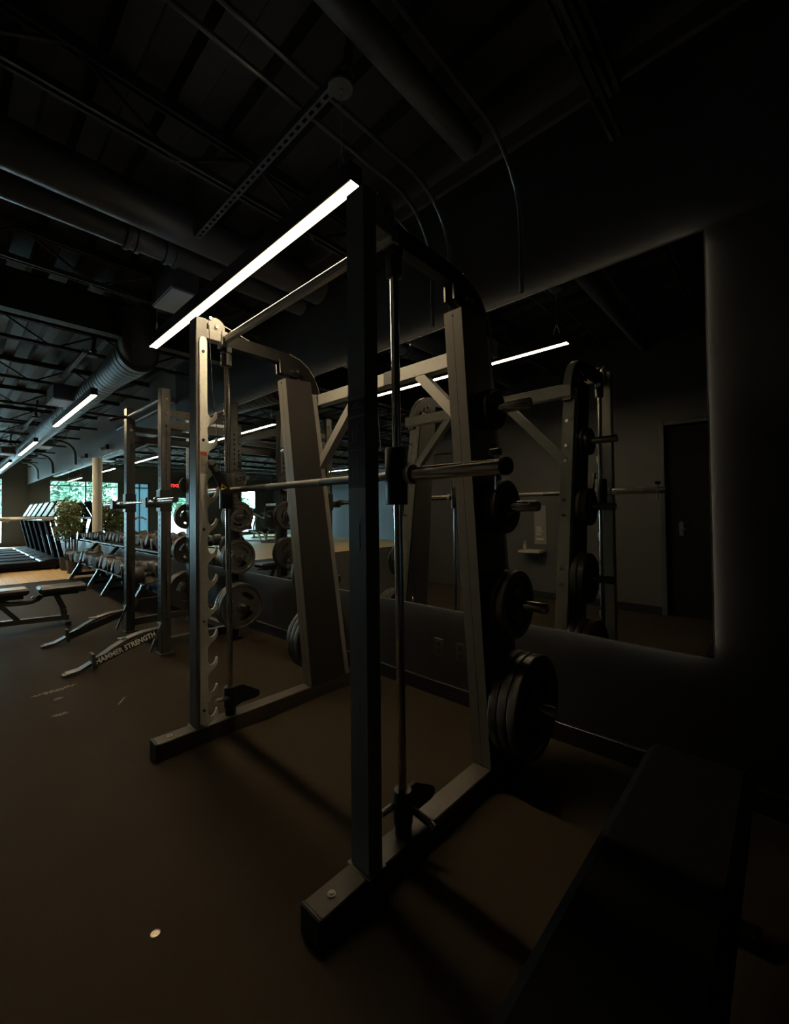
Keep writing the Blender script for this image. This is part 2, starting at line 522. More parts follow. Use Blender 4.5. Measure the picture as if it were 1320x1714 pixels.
def joist(x):
    j = MB()
    zb, zt = 3.17, ZC - 0.03
    for dx in (-0.028, 0.012):
        j.box(x + dx, x + dx + 0.016, YB, WY, zb, zb + 0.035)
        j.box(x + dx, x + dx + 0.016, YB, WY, zt - 0.035, zt + 0.03)
    yy, k = WY - 0.15, 0
    while yy > YB + 0.6:
        j.beam((x, yy, zb if k % 2 else zt), (x, yy - 0.45, zt if k % 2 else zb), 0.018, 0.018, (1, 0, 0))
        yy -= 0.45
        k += 1
    j.build('joist', CEIL, ceiling, smooth=0)
for x in [-0.6, -2.35, -4.15, -6.03, -7.78, -9.55, -11.3, -13.05, -14.8, -16.55, -18.3, -20.05, -21.8]:
    joist(x)
g = MB()
g.box(-5.06, -4.94, YB, WY, 3.10, 3.125).box(-5.01, -4.99, YB, WY, 3.125, 3.44).box(-5.06, -4.94, YB, WY, 3.44, 3.465)
g.build('girder', CEIL, ceiling, smooth=0)

# pipes and conduits
def pipe(name, x, z, r, y0, y1, couplings, label):
    p = empty(name, (x, (y0 + y1) / 2, z), label, 'pipe')
    MB().cyl((x, y0, z), (x, y1, z), r, n=24).build('pipe_run', PIPE, p)
    for cy in couplings:
        m = MB().lathe([(r, -0.05), (r + 0.018, -0.045), (r + 0.018, -0.02), (r + 0.006, -0.015), (r + 0.006, 0.015), (r + 0.018, 0.02), (r + 0.018, 0.045), (r, 0.05)], (x, cy, z), (0, 1, 0), 24)
        m.build('coupling', PIPE, p)
    return p
pipe('ceiling_pipe', -3.02, 3.27, 0.125, YB + 0.5, WY - 0.05, [-0.7], 'thick black pipe under the roof deck, the one nearer the bright lamp end')
pipe('ceiling_pipe', -3.30, 3.22, 0.085, YB + 0.5, WY - 0.05, [0.88, 1.13, -1.4], 'thinner black pipe with two ribbed couplings beside the thick ceiling pipe')
pipe('ceiling_pipe', -1.24, 3.30, 0.07, YB + 0.5, WY - 0.35, [], 'black round pipe overhead near the top edge, right of the lamp canopy')
for x, ll in ((-1.60, 'thin conduit right of the lamp canopy, bending down the mirror wall, middle of three'),
              (-1.10, 'thin conduit bending down the dark wall above the right half of the mirror'),
              (-1.75, 'thin conduit beside the lamp canopy, the leftmost of three reaching the mirror wall')):
    c = MB()
    pts = [(x, -1.1, 3.32), (x, 1.9, 3.32)]
    for q in range(1, 7):
        a = q / 6 * PI / 2
        pts.append((x, 1.9 + 0.38 * math.sin(a), 3.32 - 0.38 + 0.38 * math.cos(a)))
    pts.append((x, 2.28, 2.545))
    tag(c.tube(pts, 0.014, 8).build('conduit', PIPE), ll, 'conduit')
for k, x in enumerate((-13.3, -16.6, -19.6)):
    pts = [(x, 1.86, 3.13), (x, 1.95, 3.13)]
    for q in range(1, 6):
        a = q / 5 * PI / 2
        pts.append((x, 1.95 + 0.33 * math.sin(a), 3.13 - 0.33 + 0.33 * math.cos(a)))
    pts.append((x, 2.29, 2.56))
    tag(MB().tube(pts, 0.03, 8).build('wall_conduit', PIPE), ['hooked conduit on the wall above the mirror, nearest of three', 'hooked conduit on the wall above the mirror, middle of three',
        'hooked conduit on the wall above the mirror, farthest of three'][k], 'conduit')

# spiral duct and its registers
duct = empty('spiral_duct', (-14, 1.44, 3.04), 'dark ribbed spiral duct running under the roof to the far windows', 'duct')
d = MB()
prof, x = [], -22.8
DY, DZ, DR = 1.44, 3.04, 0.157
def duct_r(x):
    t = min(1, max(0, (x + 6.4) / 1.2))
    return DR + 0.045 * t * t * (3 - 2 * t)
while x < -5.25:
    R_ = duct_r(x)
    prof += [(R_, x + 14), (R_, x + 14.098), (R_ - 0.014, x + 14.104), (R_ - 0.014, x + 14.128)]
    x += 0.13
d.lathe(prof, (-14, DY, DZ), (1, 0, 0), 28)
d.build('duct_run', DUCT, duct, smooth=40)
MB().tube([(-5.26, DY, DZ), (-5.12, DY - 0.01, DZ + 0.03), (-5.02, DY - 0.05, DZ + 0.10), (-4.98, DY - 0.10, DZ + 0.22), (-4.98, DY - 0.12, DZ + 0.36)], [0.19, 0.188, 0.18, 0.17, 0.16], 24).build('elbow', DUCT, duct, smooth=50)
for x, y0, y1, z0, z1 in ((-7.7, 1.06, 1.32, 2.96, 3.19), (-13.0, 1.46, 1.80, 2.93, 3.10), (-15.2, 1.02, 1.40, 2.93, 3.12)):
    r = MB().box(x - 0.55, x, y0, y1, z0 + 0.012, z1, 0.004).build('register_box', DUCT, duct)
    MB().box(x - 0.53, x - 0.02, y0 + 0.015, y1 - 0.015, z0, z0 + 0.012).build('grille', REG, r)
reg = empty('supply_register', (-3.7, 1.3, 3.05), 'square ceiling supply box with pale underside beside the lamp row', 'vent')
MB().box(-3.94, -3.48, 1.20, 1.41, 3.06, 3.43, 0.004).build('box', DUCT, reg)
MB().box(-3.93, -3.49, 1.21, 1.40, 3.048, 3.06, 0.002).build('grille', REG, reg)

# slotted strut channel above the lamps
def strut(x0, x1, label, y=1.165):
    s_ = MB()
    z = 3.16
    s_.box(x0, x1, y - 0.02, y - 0.017, z, z + 0.04).box(x0, x1, y + 0.017, y + 0.02, z, z + 0.04)
    s_.box(x0, x1, y - 0.02, y - 0.008, z - 0.003, z).box(x0, x1, y + 0.008, y + 0.02, z - 0.003, z)
    x = x0
    while x < x1 - 0.03:
        s_.box(x, x + 0.025, y - 0.008, y + 0.008, z - 0.003, z)
        x += 0.055
    tag(s_.build('strut_channel', PIPE, smooth=0), label, 'channel')
strut(-2.9, -1.36, 'slotted strut channel running from the round lamp canopy along the ceiling')
strut(-7.4, -5.9, 'strut channel above the second lamp of the row', 1.10)
strut(-11.9, -10.5, 'strut channel above the third lamp of the row')

# ------------------------------------------------------------------ lamps
def lamp(x1, y, label, grp, full=True):
    x0 = x1 - 2.5
    L = empty('linear_pendant_lamp', ((x0 + x1) / 2, y, 2.65), label, 'lamp', grp)
    h = MB()
    h.box(x0, x1, y - 0.034, y - 0.029, 2.652, 2.73).box(x0, x1, y + 0.029, y + 0.034, 2.652, 2.73).box(x0, x1, y - 0.034, y + 0.034, 2.73, 2.735)
    h.box(x0 - 0.003, x0, y - 0.034, y + 0.034, 2.652, 2.735).box(x1, x1 + 0.003, y - 0.034, y + 0.034, 2.652, 2.735)
    h.build('housing', HOUSING, L, smooth=0)
    MB().box(x0 + 0.15, x1 - 0.15, y - 0.02, y + 0.02, 2.735, 2.739).build('uplight_lens', UPLIGHT, L, smooth=0)
    MB().box(x0 + 0.002, x1 - 0.002, y - 0.0285, y + 0.0285, 2.650, 2.664).build('diffuser', GLOW, L, smooth=0)
    for x in (x0 + 0.09, x1 - 0.09):
        b = MB()
        for s_ in (-1, 1):
            b.tube([(x + s_ * 0.028, y, 2.735), (x + s_ * 0.024, y, 2.76), (x + s_ * 0.006, y, 2.82), (x, y, 2.828)], 0.0032, 6)
        b.build('wire_yoke', WIRE, L)
        MB().cyl((x, y, 2.825), (x, y, 3.15), 0.0012, n=6).build('hanger_wire', WIRE, L)
    cn = MB().lathe([(0.004, 0), (0.052, 0.001), (0.056, 0.006), (0.056, 0.028), (0.05, 0.034), (0.01, 0.036)], (x1 - 0.09, y, 3.118), (0, 0, 1), 28)
    cn.build('canopy', PIPE, L)
    MB().cyl((x1 - 0.09, y, 3.108), (x1 - 0.09, y, 3.12), 0.006, n=10).build('canopy_nut', BOLT, L)
    MB().box(x1 - 0.11, x1 - 0.02, y - 0.03, y + 0.03, 3.154, 3.20, 0.01).cyl((x1 - 0.05, y, 3.2), (x1 - 0.02, y + 0.02, 3.45), 0.02, n=10).build('feed_box', PIPE, L)
    return L
for k in range(5):
    lamp(-1.29 - 4.5 * k, 1.165, ['big warm linear pendant lamp hanging over the smith machine', 'second warm linear lamp of the row, beyond the power rack top',
         'third linear lamp of the row, over the dumbbell racks', 'fourth linear lamp of the row, at the left picture edge', 'last linear lamp of the row by the far window wall'][k], 'row of linear pendant lamps')
lamp(-9.6, -4.3, 'linear lamp of the far hall seen short and level in the mirror', None)

# ------------------------------------------------------------------ smith machine
SM = empty('smith_machine', (-1.7475, 1.5, 0), 'black smith machine with chrome guide rods and hooked catch plates, in front', 'smith machine')
XN, XF = -1.0595, -2.435

def mirx(x, side):          # near side as measured, far side mirrored about the machine's middle
    return x if side == 0 else -3.4945 - x

catch_tips = [1.858, 1.708, 1.556, 1.403, 1.248, 1.087, 0.931, 0.775, 0.619, 0.464, 0.312, 0.178]
def catch_profile():
    P = [(0.968, 0.118), (0.966, 2.25), (0.972, 2.268), (0.985, 2.276), (0.998, 2.272), (1.008, 2.255)]
    for i, t in enumerate(catch_tips):
        P += [(1.009, t + 0.052), (1.011, t - 0.006), (1.016, t - 0.024), (1.026, t - 0.035), (1.037, t - 0.034), (1.046, t - 0.027), (1.053, t - 0.014), (1.056, t),
              (1.061, t + 0.003), (1.066, t - 0.004), (1.066, t - 0.026)]
        if i < len(catch_tips) - 1:
            P += [(1.060, t - 0.042), (1.045, t - 0.058), (1.026, t - 0.072), (1.014, t - 0.088)]
    P += [(1.066, 0.125), (1.02, 0.105), (0.995, 0.10)]
    return P[::-1]

for side in (0, 1):
    xc = mirx(XN, side)
    inn = -1 if side == 0 else 1            # direction towards the middle of the machine
    out = -inn
    MB().box(xc - 0.047, xc + 0.047, 0.757, 2.13, 0.0, 0.09, 0.004).build('base_rail', RAIL, SM)
    cap = MB().box(xc - 0.049, xc + 0.049, 0.748, 0.76, 0.0, 0.092, 0.004)
    cap.build('rail_foot', BLACK, SM)
    MB().cyl((xc, 0.83, 0.0895), (xc, 0.83, 0.0925), 0.014, n=14).cyl((xc, 0.83, 0.0925), (xc, 0.83, 0.096), 0.006, n=8).build('rail_plug', STEEL_L, SM)
    U = MB().box(xc - 0.046, xc + 0.046, 0.95, 1.012, 0.089, 2.386, 0.004).build('upright', STEEL, SM)
    MB().box(xc - 0.056, xc + 0.056, 0.94, 1.02, 0.089, 0.093, 0.001).build('weld_plate', STEEL, SM)
    xp = xc + inn * 0.0468
    cp = MB().prism(catch_profile(), 0, xp, xp + inn * 0.010).build('catch_plate', ZINC, SM, smooth=25)
    for bz in (2.19, 1.69, 1.19, 0.68, 0.19):
        MB().cyl((xp + inn * 0.010, 0.986, bz), (xp + inn * 0.018, 0.986, bz), 0.0085, 0.007, n=12).build('bolt', BOLT if bz < 1.5 else BLACK, cp)
    if side == 1:
        st = MB().box(xp + inn * 0.010, xp + inn * 0.0106, 0.969, 1.006, 1.50, 1.625).build('warning_label', CREAM, cp, smooth=0, label='cream warning sticker with red heading')
        stl = MB().box(xp + inn * 0.0107, xp + inn * 0.0110, 0.970, 1.005, 1.602, 1.623)
        stl.build('label_heading', RED, cp, smooth=0)
        pr = MB()
        for q in range(9):
            zz = 1.592 - q * 0.0095
            pr.box(xp + inn * 0.0107, xp + inn * 0.0110, 0.973, 0.98 + 0.004 * ((q * 7) % 6), zz - 0.004, zz)
        pr.build('label_print', GREY_PRINT, cp, smooth=0)
    # top: short arm, pulley, bracket, long arm curving down behind the mast
    MB().box(xc - 0.03, xc + 0.03, 1.012, 1.10, 2.283, 2.338, 0.003).build('top_arm_stub', STEEL_L, SM)
    disc = MB()
    pol = [(1.03, 2.335), (1.03, 2.405), (1.045, 2.412)] + [(1.075 + 0.052 * math.sin(a), 2.365 + 0.052 * math.cos(a)) for a in [q * PI / 2 / 8 for q in range(0, 9)]] + [(1.127, 2.335)]
    for x in (-0.024, 0.018):
        disc.prism(pol, 0, xc + x, xc + x + 0.006)
    disc.build('pulley_plate', STEEL_L, SM)
    MB().lathe([(0.012, -0.014), (0.045, -0.014), (0.04, 0), (0.045, 0.014), (0.012, 0.014)], (xc - 0.003, 1.075, 2.362), (1, 0, 0), 24).build('pulley', BLACK, SM)
    MB().cyl((xc + 0.024, 1.075, 2.365), (xc + 0.035, 1.075, 2.365), 0.010, n=12).build('pulley_bolt', BOLT, SM)
    MB().cyl((xc + 0.024, 1.04, 2.405), (xc + 0.033, 1.04, 2.405), 0.009, n=12).build('pulley_bolt', BOLT, SM)
    br = MB().box(xc - 0.034, xc + 0.034, 1.105, 1.142, 2.262, 2.352, 0.004).build('bracket', STEEL_L, SM)
    MB().cyl((xc + 0.034, 1.123, 2.315), (xc + 0.046, 1.123, 2.315), 0.012, n=14).build('bolt', BOLT, br)
    arm = [(1.142, 2.306), (1.30, 2.306), (1.46, 2.304), (1.56, 2.298), (1.635, 2.28), (1.695, 2.245), (1.74, 2.195), (1.768, 2.13), (1.782, 2.06), (1.786, 2.01)]
    MB().strip(arm, 0.075, xc - 0.026, xc + 0.026).build('top_arm', MATTE, SM)
    MB().strip([(1.57, 2.338), (1.655, 2.318), (1.722, 2.277), (1.774, 2.216), (1.806, 2.142), (1.8215, 2.062), (1.8245, 2.112 - 0.1)], 0.004, xc - 0.0265, xc + 0.0265).build('arm_back_plate', STEEL_L, SM)
    MB().cyl((xc - 0.034, 1.776, 2.10), (xc + 0.034, 1.776, 2.10), 0.011, n=12).build('bolt', BOLT, SM)
    hs = MB()
    for x in (-0.028, 0.018):
        hs.prism([(1.50, 2.20), (1.495, 2.285), (1.60, 2.285), (1.66, 2.24), (1.66, 2.19)], 0, xc + x, xc + x + 0.010)
    hs.build('mast_pulley_bracket', MATTE, SM)
    for x in (-0.027, 0.019):
        MB().prism([(1.4985, 2.20), (1.4935, 2.285), (1.4955, 2.285), (1.5005, 2.20)], 0, xc + x, xc + x + 0.008).build('bracket_edge', ALU, SM, smooth=0)
    MB().lathe([(0.012, -0.014), (0.05, -0.014), (0.044, 0), (0.05, 0.014), (0.012, 0.014)], (xc - 0.0, 1.565, 2.238), (1, 0, 0), 24).build('pulley', BLACK, SM)
    for yy, zz in ((1.585, 2.225), (1.625, 2.232)):
        MB().cyl((xc + 0.028, yy, zz), (xc + 0.040, yy, zz), 0.013, 0.010, n=12).build('pulley_bolt', BOLT, SM)
    # mast with rear channel, front cover seam
    MT = MB().prism([(1.716, 0.089), (1.524, 2.165), (1.722, 2.177), (2.012, 0.089)], 0, xc - 0.047, xc + 0.047).build('mast', MASTBLACK, SM)
    MB().prism([(1.7135, 0.095), (1.5215, 2.162), (1.5245, 2.163), (1.7165, 0.096)], 0, xc - 0.0465, xc + 0.0465).build('front_cover', COVER, MT)
    sm_ = MB()
    sm_.add([(xc + s_, y_ - 0.0032, z_) for y_, z_ in ((1.716, 0.095), (1.5245, 2.155)) for s_ in (-0.0012, 0.0012)], [(0, 1, 3, 2)])
    sm_.cyl((xc, 1.524, 2.14), (xc, 1.5195, 2.14), 0.004, n=8)
    sm_.build('cover_seam', BLACK_PRINT, MT, smooth=0)
    MB().prism([(2.016, 0.09), (1.732, 2.10), (1.775, 2.10), (2.055, 0.09)], 0, xc - 0.038, xc + 0.038).build('rear_channel', STEEL_M, SM)
    for bz in (0.34, 0.47, 0.80, 0.90, 1.24, 1.34, 1.60, 1.70, 1.87):
        by = 2.058 - (bz - 0.09) / 2.01 * 0.28
        MB().cyl((xc + out * 0.0, by, bz), (xc + out * 0.0, by + 0.022, bz + 0.003), 0.010, n=10).build('bolt', BOLT, SM)
    for pz in (0.355, 0.838, 1.296, 1.737):
        py = 1.955 - pz * 0.147
        pg = MB().lathe([(0.024, 0), (0.024, 0.22), (0.021, 0.226), (0.001, 0.227)], (xc + out * 0.047, py, pz), (out, 0, 0), 18).build('storage_peg', CHROME, SM)
        MB().lathe([(0.04, 0), (0.04, 0.008), (0.03, 0.010)], (xc + out * 0.047, py, pz), (out, 0, 0), 18).build('peg_flange', BLACK, pg)
    # guide rod
    MB().cyl((xc, 1.1655, 0.10), (xc, 1.1445, 2.29), 0.0165, n=20).build('guide_rod', CHROME, SM)
    MB().lathe([(0.018, 0), (0.030, 0.004), (0.031, 0.07), (0.026, 0.075), (0.018, 0.075)], (xc, 1.1455, 2.155), (0, 0, 1), 20).build('rod_bumper', BLACK, SM)
    MB().box(xc - 0.026, xc + 0.026, 1.118, 1.17, 2.235, 2.27, 0.003).build('rod_clamp', BLACK, SM)
    MB().cyl((xc, 1.1655, 0.09), (xc, 1.1655, 0.125), 0.03, n=20).build('rod_socket', BLACK, SM)
    # safety stop on the rod
    S = MB().lathe([(0.019, 0), (0.036, 0.0), (0.036, 0.11), (0.032, 0.116), (0.019, 0.118)], (xc, 1.164, 0.135), (0, 0, 1), 22).build('safety_stop', BLACK, SM)
    MB().prism([(1.19, 0.245), (1.235, 0.245), (1.335, 0.185), (1.35, 0.165), (1.345, 0.145), (1.325, 0.138), (1.235, 0.138), (1.19, 0.125)], 0, xc + inn * 0.012, xc - inn * 0.006).build('stop_plate', BLACK, S)
    MB().cyl((xc + inn * 0.02, 1.07, 0.20), (xc + inn * 0.02, 1.15, 0.195), 0.012, n=12).build('stop_pin', STEEL, S)
    MB().cyl((xc, 1.18, 0.19), (xc + out * 0.085, 1.215, 0.14), 0.013, n=12).build('stop_lever', BLACK, S)
    MB().cyl((xc + out * 0.083, 1.214, 0.141), (xc + out * 0.10, 1.221, 0.131), 0.0125, n=12).build('lever_tip', BOLT, S)
    # counterbalance cable
    MB().tube([(xc + inn * 0.03, 1.03, 2.36), (xc + inn * 0.03, 1.05, 2.0), (xc + inn * 0.03, 1.10, 1.50)], 0.0025, 6).build('cable', BLACK, SM)
    MB().tube([(xc, 1.12, 2.40), (xc, 1.55, 2.285)], 0.0022, 6).build('cable', WIRE, SM)

# lettering on the near upright, facing the lifter
RX = (PI / 2, 0, 0)
UF = 0.9496
pl = MB().box(XN - 0.043, XN + 0.043, UF - 0.0004, UF, 1.36, 1.60).box(XN - 0.043, XN + 0.043, UF - 0.0004, UF, 1.605, 1.66)
plac = pl.build('instruction_placard', mat('placard_black', (0.016, 0.016, 0.017), 0.3), SM, smooth=0)
text('lettering', 'HAMMER\nSTRENGTH', 0.017, (XN, UF - 0.0008, 1.685), RX, GREY_PRINT, SM, 0.0003, 0.0004)
text('lettering', 'SMITH\nMACHINE', 0.012, (XN, UF - 0.0008, 1.637), RX, GREY_PRINT, SM, 0.0003, 0.0002)
fig = MB()
for zz in (1.60, 1.49, 1.365):
    fig.box(XN - 0.036, XN + 0.036, UF - 0.0009, UF - 0.0004, zz - 0.0015, zz)
for z0 in (1.515, 1.395):
    fig.box(XN + 0.002, XN + 0.005, UF - 0.0009, UF - 0.0004, z0, z0 + 0.07).box(XN - 0.02, XN - 0.017, UF - 0.0009, UF - 0.0004, z0, z0 + 0.045)
fig.build('placard_print', GREY_PRINT, plac, smooth=0)
MB().box(XN - 0.02, XN + 0.012, UF - 0.0006, UF, 1.155, 1.245).build('small_label', GREY_PRINT, SM, smooth=0)
MB().box(XN - 0.03, XN + 0.005, UF - 0.0006, UF, 0.60, 0.655).build('small_label', GREY_PRINT, SM, smooth=0)

# cross members
cb = MB()
cb.box(mirx(XN, 1) + 0.034, XN - 0.034, 1.122, 1.142, 2.287, 2.325)
for zz in (2.2935, 2.306, 2.3185):
    cb.cyl((mirx(XN, 1) + 0.034, 1.121, zz), (XN - 0.034, 1.121, zz), 0.006, n=16)
cb.build('front_crossbar', ALU, SM)
MB().box(mirx(XN, 1) - 0.04, XN + 0.04, 1.795, 1.855, 2.03, 2.11, 0.004).build('rear_crossbeam', STEEL_M, SM)
MB().box(-1.75, -1.67, 1.789, 1.795, 2.03, 2.11, 0.002).build('beam_badge', BLACK, SM)
MB().beam((-1.49, 1.825, 2.04), (-1.075, 1.825, 1.60), 0.055, 0.055, (0, 1, 0)).build('brace', STEEL_M, SM)
MB().beam((-2.005, 1.825, 2.04), (-2.42, 1.825, 1.60), 0.055, 0.055, (0, 1, 0)).build('brace', STEEL_M, SM)

# sliding bar
BZ, BY = 1.413, 1.152
bar = MB().cyl((-2.42, BY, BZ), (-1.07, BY, BZ), 0.0165, n=20).build('bar', STEEL_L, SM)
KNURL = mat('knurl_steel', (0.13, 0.12, 0.11), 0.5, metal=0.6, bump=0.6, nscale=600)
for a, b in ((-2.25, -1.98), (-1.52, -1.25)):
    MB().cyl((a, BY, BZ), (b, BY, BZ), 0.0170, n=20).build('knurled_grip', KNURL, bar)
for side in (0, 1):
    s_ = 1 if side == 0 else -1
    X = lambda v: mirx(v, side)
    MB().cyl((X(-1.10), BY, BZ), (X(-1.0), BY, BZ), 0.026, n=20).build('bar_hub', BLACK, bar)
    MB().lathe([(0.026, 0), (0.034, 0.003), (0.034, 0.011), (0.030, 0.0125), (0.034, 0.014), (0.036, 0.02), (0.036, 0.026), (0.026, 0.028)], (X(-1.005), BY, BZ), (s_, 0, 0), 24).build('sleeve_collar', STEEL_L, bar)
    MB().cyl((X(-0.98), BY, BZ), (X(-0.628), BY, BZ), 0.0248, n=24).build('sleeve', SATIN, bar)
    MB().lathe([(0.024, 0), (0.0275, 0.002), (0.0275, 0.02), (0.023, 0.027), (0.001, 0.028)], (X(-0.628), BY, BZ), (s_, 0, 0), 24).build('end_cap', BLACK, bar)
    cr = MB()
    cr.lathe([(0.019, 0), (0.041, 0.0), (0.042, 0.003), (0.042, 0.205), (0.040, 0.209), (0.019, 0.209)], (X(XN), 1.1475, 1.304), (0, 0, 1), 26)
    cr.build('carriage', BLACK, bar)
    xh = X(-1.135)
    hk = MB().prism([(1.135, 1.395), (1.12, 1.43), (1.032, 1.575), (1.015, 1.58), (1.003, 1.565), (1.008, 1.545), (1.075, 1.40), (1.10, 1.385)], 0, xh, xh - s_ * 0.012)
    hk.build('hook_arm', BLACK, bar)
    xt = xh - s_ * 0.0125
    MB().cyl((xh + s_ * 0.004, 1.017, 1.563), (xt - s_ * 0.012, 1.017, 1.563), 0.016, n=16).build('hook_roller', STEEL_L, bar)
    MB().prism([(1.028, 1.538), (1.048, 1.548), (1.062, 1.522), (1.042, 1.512)], 0, xt, xt - s_ * 0.002).build('hook_label', STEEL_L, bar, smooth=0)
    if side == 1:
        tr = MB().prism([(1.068, 1.408), (1.076, 1.448), (1.108, 1.424)], 0, xt, xt - s_ * 0.0012).build('warning_triangle', YELLOW, bar, smooth=0, label='small yellow warning triangle')
        MB().prism([(1.077, 1.424), (1.079, 1.434), (1.094, 1.427), (1.088, 1.420)], 0, xt - s_ * 0.0012, xt - s_ * 0.0018).build('warning_mark', BLACK_PRINT, bar, smooth=0)
    MB().cyl((X(-0.668), BY + 0.035, 1.345), (X(-0.668), BY + 0.035, 1.455), 0.0045, n=10).build('sleeve_clip', CHROME, bar)
    MB().box(X(-0.668) - 0.018, X(-0.668) + 0.018, BY + 0.022, BY + 0.046, 1.452, 1.475, 0.004).build('clip_knob', BLACK, bar)

# ------------------------------------------------------------------ weight plates
HUBM = mat('plate_hub', (0.05, 0.048, 0.045), 0.4, metal=0.4)
PLATE_MESH = {}
def plate(r, th, x, y, z, out, label, grp, grips=True):
    """plate whose axis lies along X; back face at x, growing towards out"""
    key = (round(r, 3), round(th, 3), grips)
    P = empty('weight_plate', (x, y, z), label, 'weight plate', grp)
    if key not in PLATE_MESH:
        hub = 0.052 if r > 0.12 else 0.04
        ri, ro = hub + 0.004, r - 0.032 if r > 0.12 else r - 0.018
        N = 72
        radii = [hub, hub + (ro - hub) * 0.30, hub + (ro - hub) * 0.62, ro]
        m = MB()
        def ring(rr, h):
            o = len(m.v)
            m.v += [(h, rr * math.cos(2 * PI * k / N), rr * math.sin(2 * PI * k / N)) for k in range(N)]
            return o
        w0, w1 = th * 0.28, th * 0.72
        A = [ring(q, w1) for q in radii]
        B = [ring(q, w0) for q in radii]
        hole = (lambda k: (k % 24) < 13) if (grips and r > 0.12) else (lambda k: False)
        for k in range(N):
            k2 = (k + 1) % N
            for i in range(3):
                if i == 1 and hole(k):
                    for i2 in (1, 2):
                        m.f.append((A[i2] + k, A[i2] + k2, B[i2] + k2, B[i2] + k))
                    for kk, nb in ((k, (k - 1) % N), (k2, (k + 1) % N)):
                        if not hole(nb):
                            m.f.append((A[1] + kk, A[2] + kk, B[2] + kk, B[1] + kk))
                    continue
                m.f.append((A[i] + k, A[i] + k2, A[i + 1] + k2, A[i + 1] + k))
                m.f.append((B[i] + k, B[i + 1] + k, B[i + 1] + k2, B[i] + k2))
        pr = [(ro, w1), (ro + 0.004, th - 0.002), (ro + 0.008, th), (r - 0.004, th), (r - 0.001, th - 0.003), (r, th - 0.006), (r, 0.006), (r - 0.001, 0.003), (r - 0.004, 0), (ro + 0.008, 0), (ro + 0.004, 0.002), (ro, w0)]
        rs = [ring(a, b) for a, b in pr]
        for a, b in zip(rs, rs[1:]):
            m.f += [(a + k, a + (k + 1) % N, b + (k + 1) % N, b + k) for k in range(N)]
        body = m.build('plate_body', RUBBER, None, smooth=40)
        h = MB()
        hp = [(0.0255, w0 - 0.004), (0.0255, th), (hub - 0.006, th), (hub, w1 + 0.002), (hub + 0.001, w1), (hub + 0.001, w0), (hub - 0.004, 0.0), (0.0255, 0.0)]
        vs = [(q, rr * math.cos(2 * PI * k / 32), rr * math.sin(2 * PI * k / 32)) for rr, q in hp for k in range(32)]
        h.add(vs, [(i * 32 + k, i * 32 + (k + 1) % 32, (i + 1) % len(hp) * 32 + (k + 1) % 32, (i + 1) % len(hp) * 32 + k) for i in range(len(hp)) for k in range(32)])
        hubo = h.build('hub_ring', HUBM, None, smooth=40)
        PLATE_MESH[key] = (body.data, hubo.data)
        bpy.data.objects.remove(body)
        bpy.data.objects.remove(hubo)
    bd, hd = PLATE_MESH[key]
    for nme, me in (('plate_body', bd), ('hub_ring', hd)):
        o = bpy.data.objects.new(nme, me)
        C.objects.link(o)
        o.parent = P
    P.rotation_euler = (random.uniform(0, 2 * PI), 0, 0 if out > 0 else PI)
    if out < 0:
        P.rotation_euler = (0, 0, PI)
    return P

pos3 = ['innermost', 'middle', 'outermost']
for side in (0, 1):
    out = 1 if side == 0 else -1
    x0 = mirx(XN, side) + out * 0.057
    nm = 'near' if side == 0 else 'far'
    for z, r, th, cnt, lv in ((0.355, 0.236, 0.043, 3, 'bottom'), (0.838, 0.158, 0.040, 2, 'second lowest'), (1.296, 0.123, 0.034, 2, 'third'), (1.737, 0.092, 0.026, 2 if side == 0 else 1, 'top')):
        x = x0
        for q in range(cnt):
            nmq = pos3[q] if cnt == 3 else ('inner', 'outer')[q] if cnt == 2 else 'single'
            size = {3: 'large', 2: 'medium'}.get(cnt, 'small') if z < 1.2 else 'small'
            plate(r, th, x, 1.955 - z * 0.147, z, out, f'{size} black plate, {nmq} on the {lv} peg of the {nm} smith machine mast', f'plates stored on the {nm} smith machine mast')
            x += out * (th + 0.003)

# ------------------------------------------------------------------ power rack behind
PR = empty('power_rack', (-4.73, 1.7, 0), 'black power rack with perforated posts and lettered storage feet behind the smith machine', 'power rack')

def perforated_post(mb, x0, x1, y0, y1, z0, z1, pitch=0.0508, hr=0.0085):
    """square tube with real square holes in its -Y and +X faces"""
    t = 0.004
    mb.box(x0, x1, y1 - t, y1, z0, z1).box(x0, x0 + t, y0, y1, z0, z1)
    xc, yc = (x0 + x1) / 2, (y0 + y1) / 2
    mb.box(x0, xc - hr, y0, y0 + t, z0, z1).box(xc + hr, x1, y0, y0 + t, z0, z1)
    mb.box(x1 - t, x1, y0, yc - hr, z0, z1).box(x1 - t, x1, yc + hr, y1, z0, z1)
    z = z0
    first = z0 + 0.25
    edges = [z0]
    zz = first
    while zz < z1 - 0.30:
        edges += [zz - hr * 1.3, zz + hr * 1.3]
        zz += pitch
    edges.append(z1)
    for a, b in zip(edges[::2], edges[1::2]):
        mb.box(xc - hr, xc + hr, y0, y0 + t, a, b)
        mb.box(x1 - t, x1, yc - hr, yc + hr, a, b)
    mb.box(x0, x1, y0, y1, z1, z1 + 0.004)

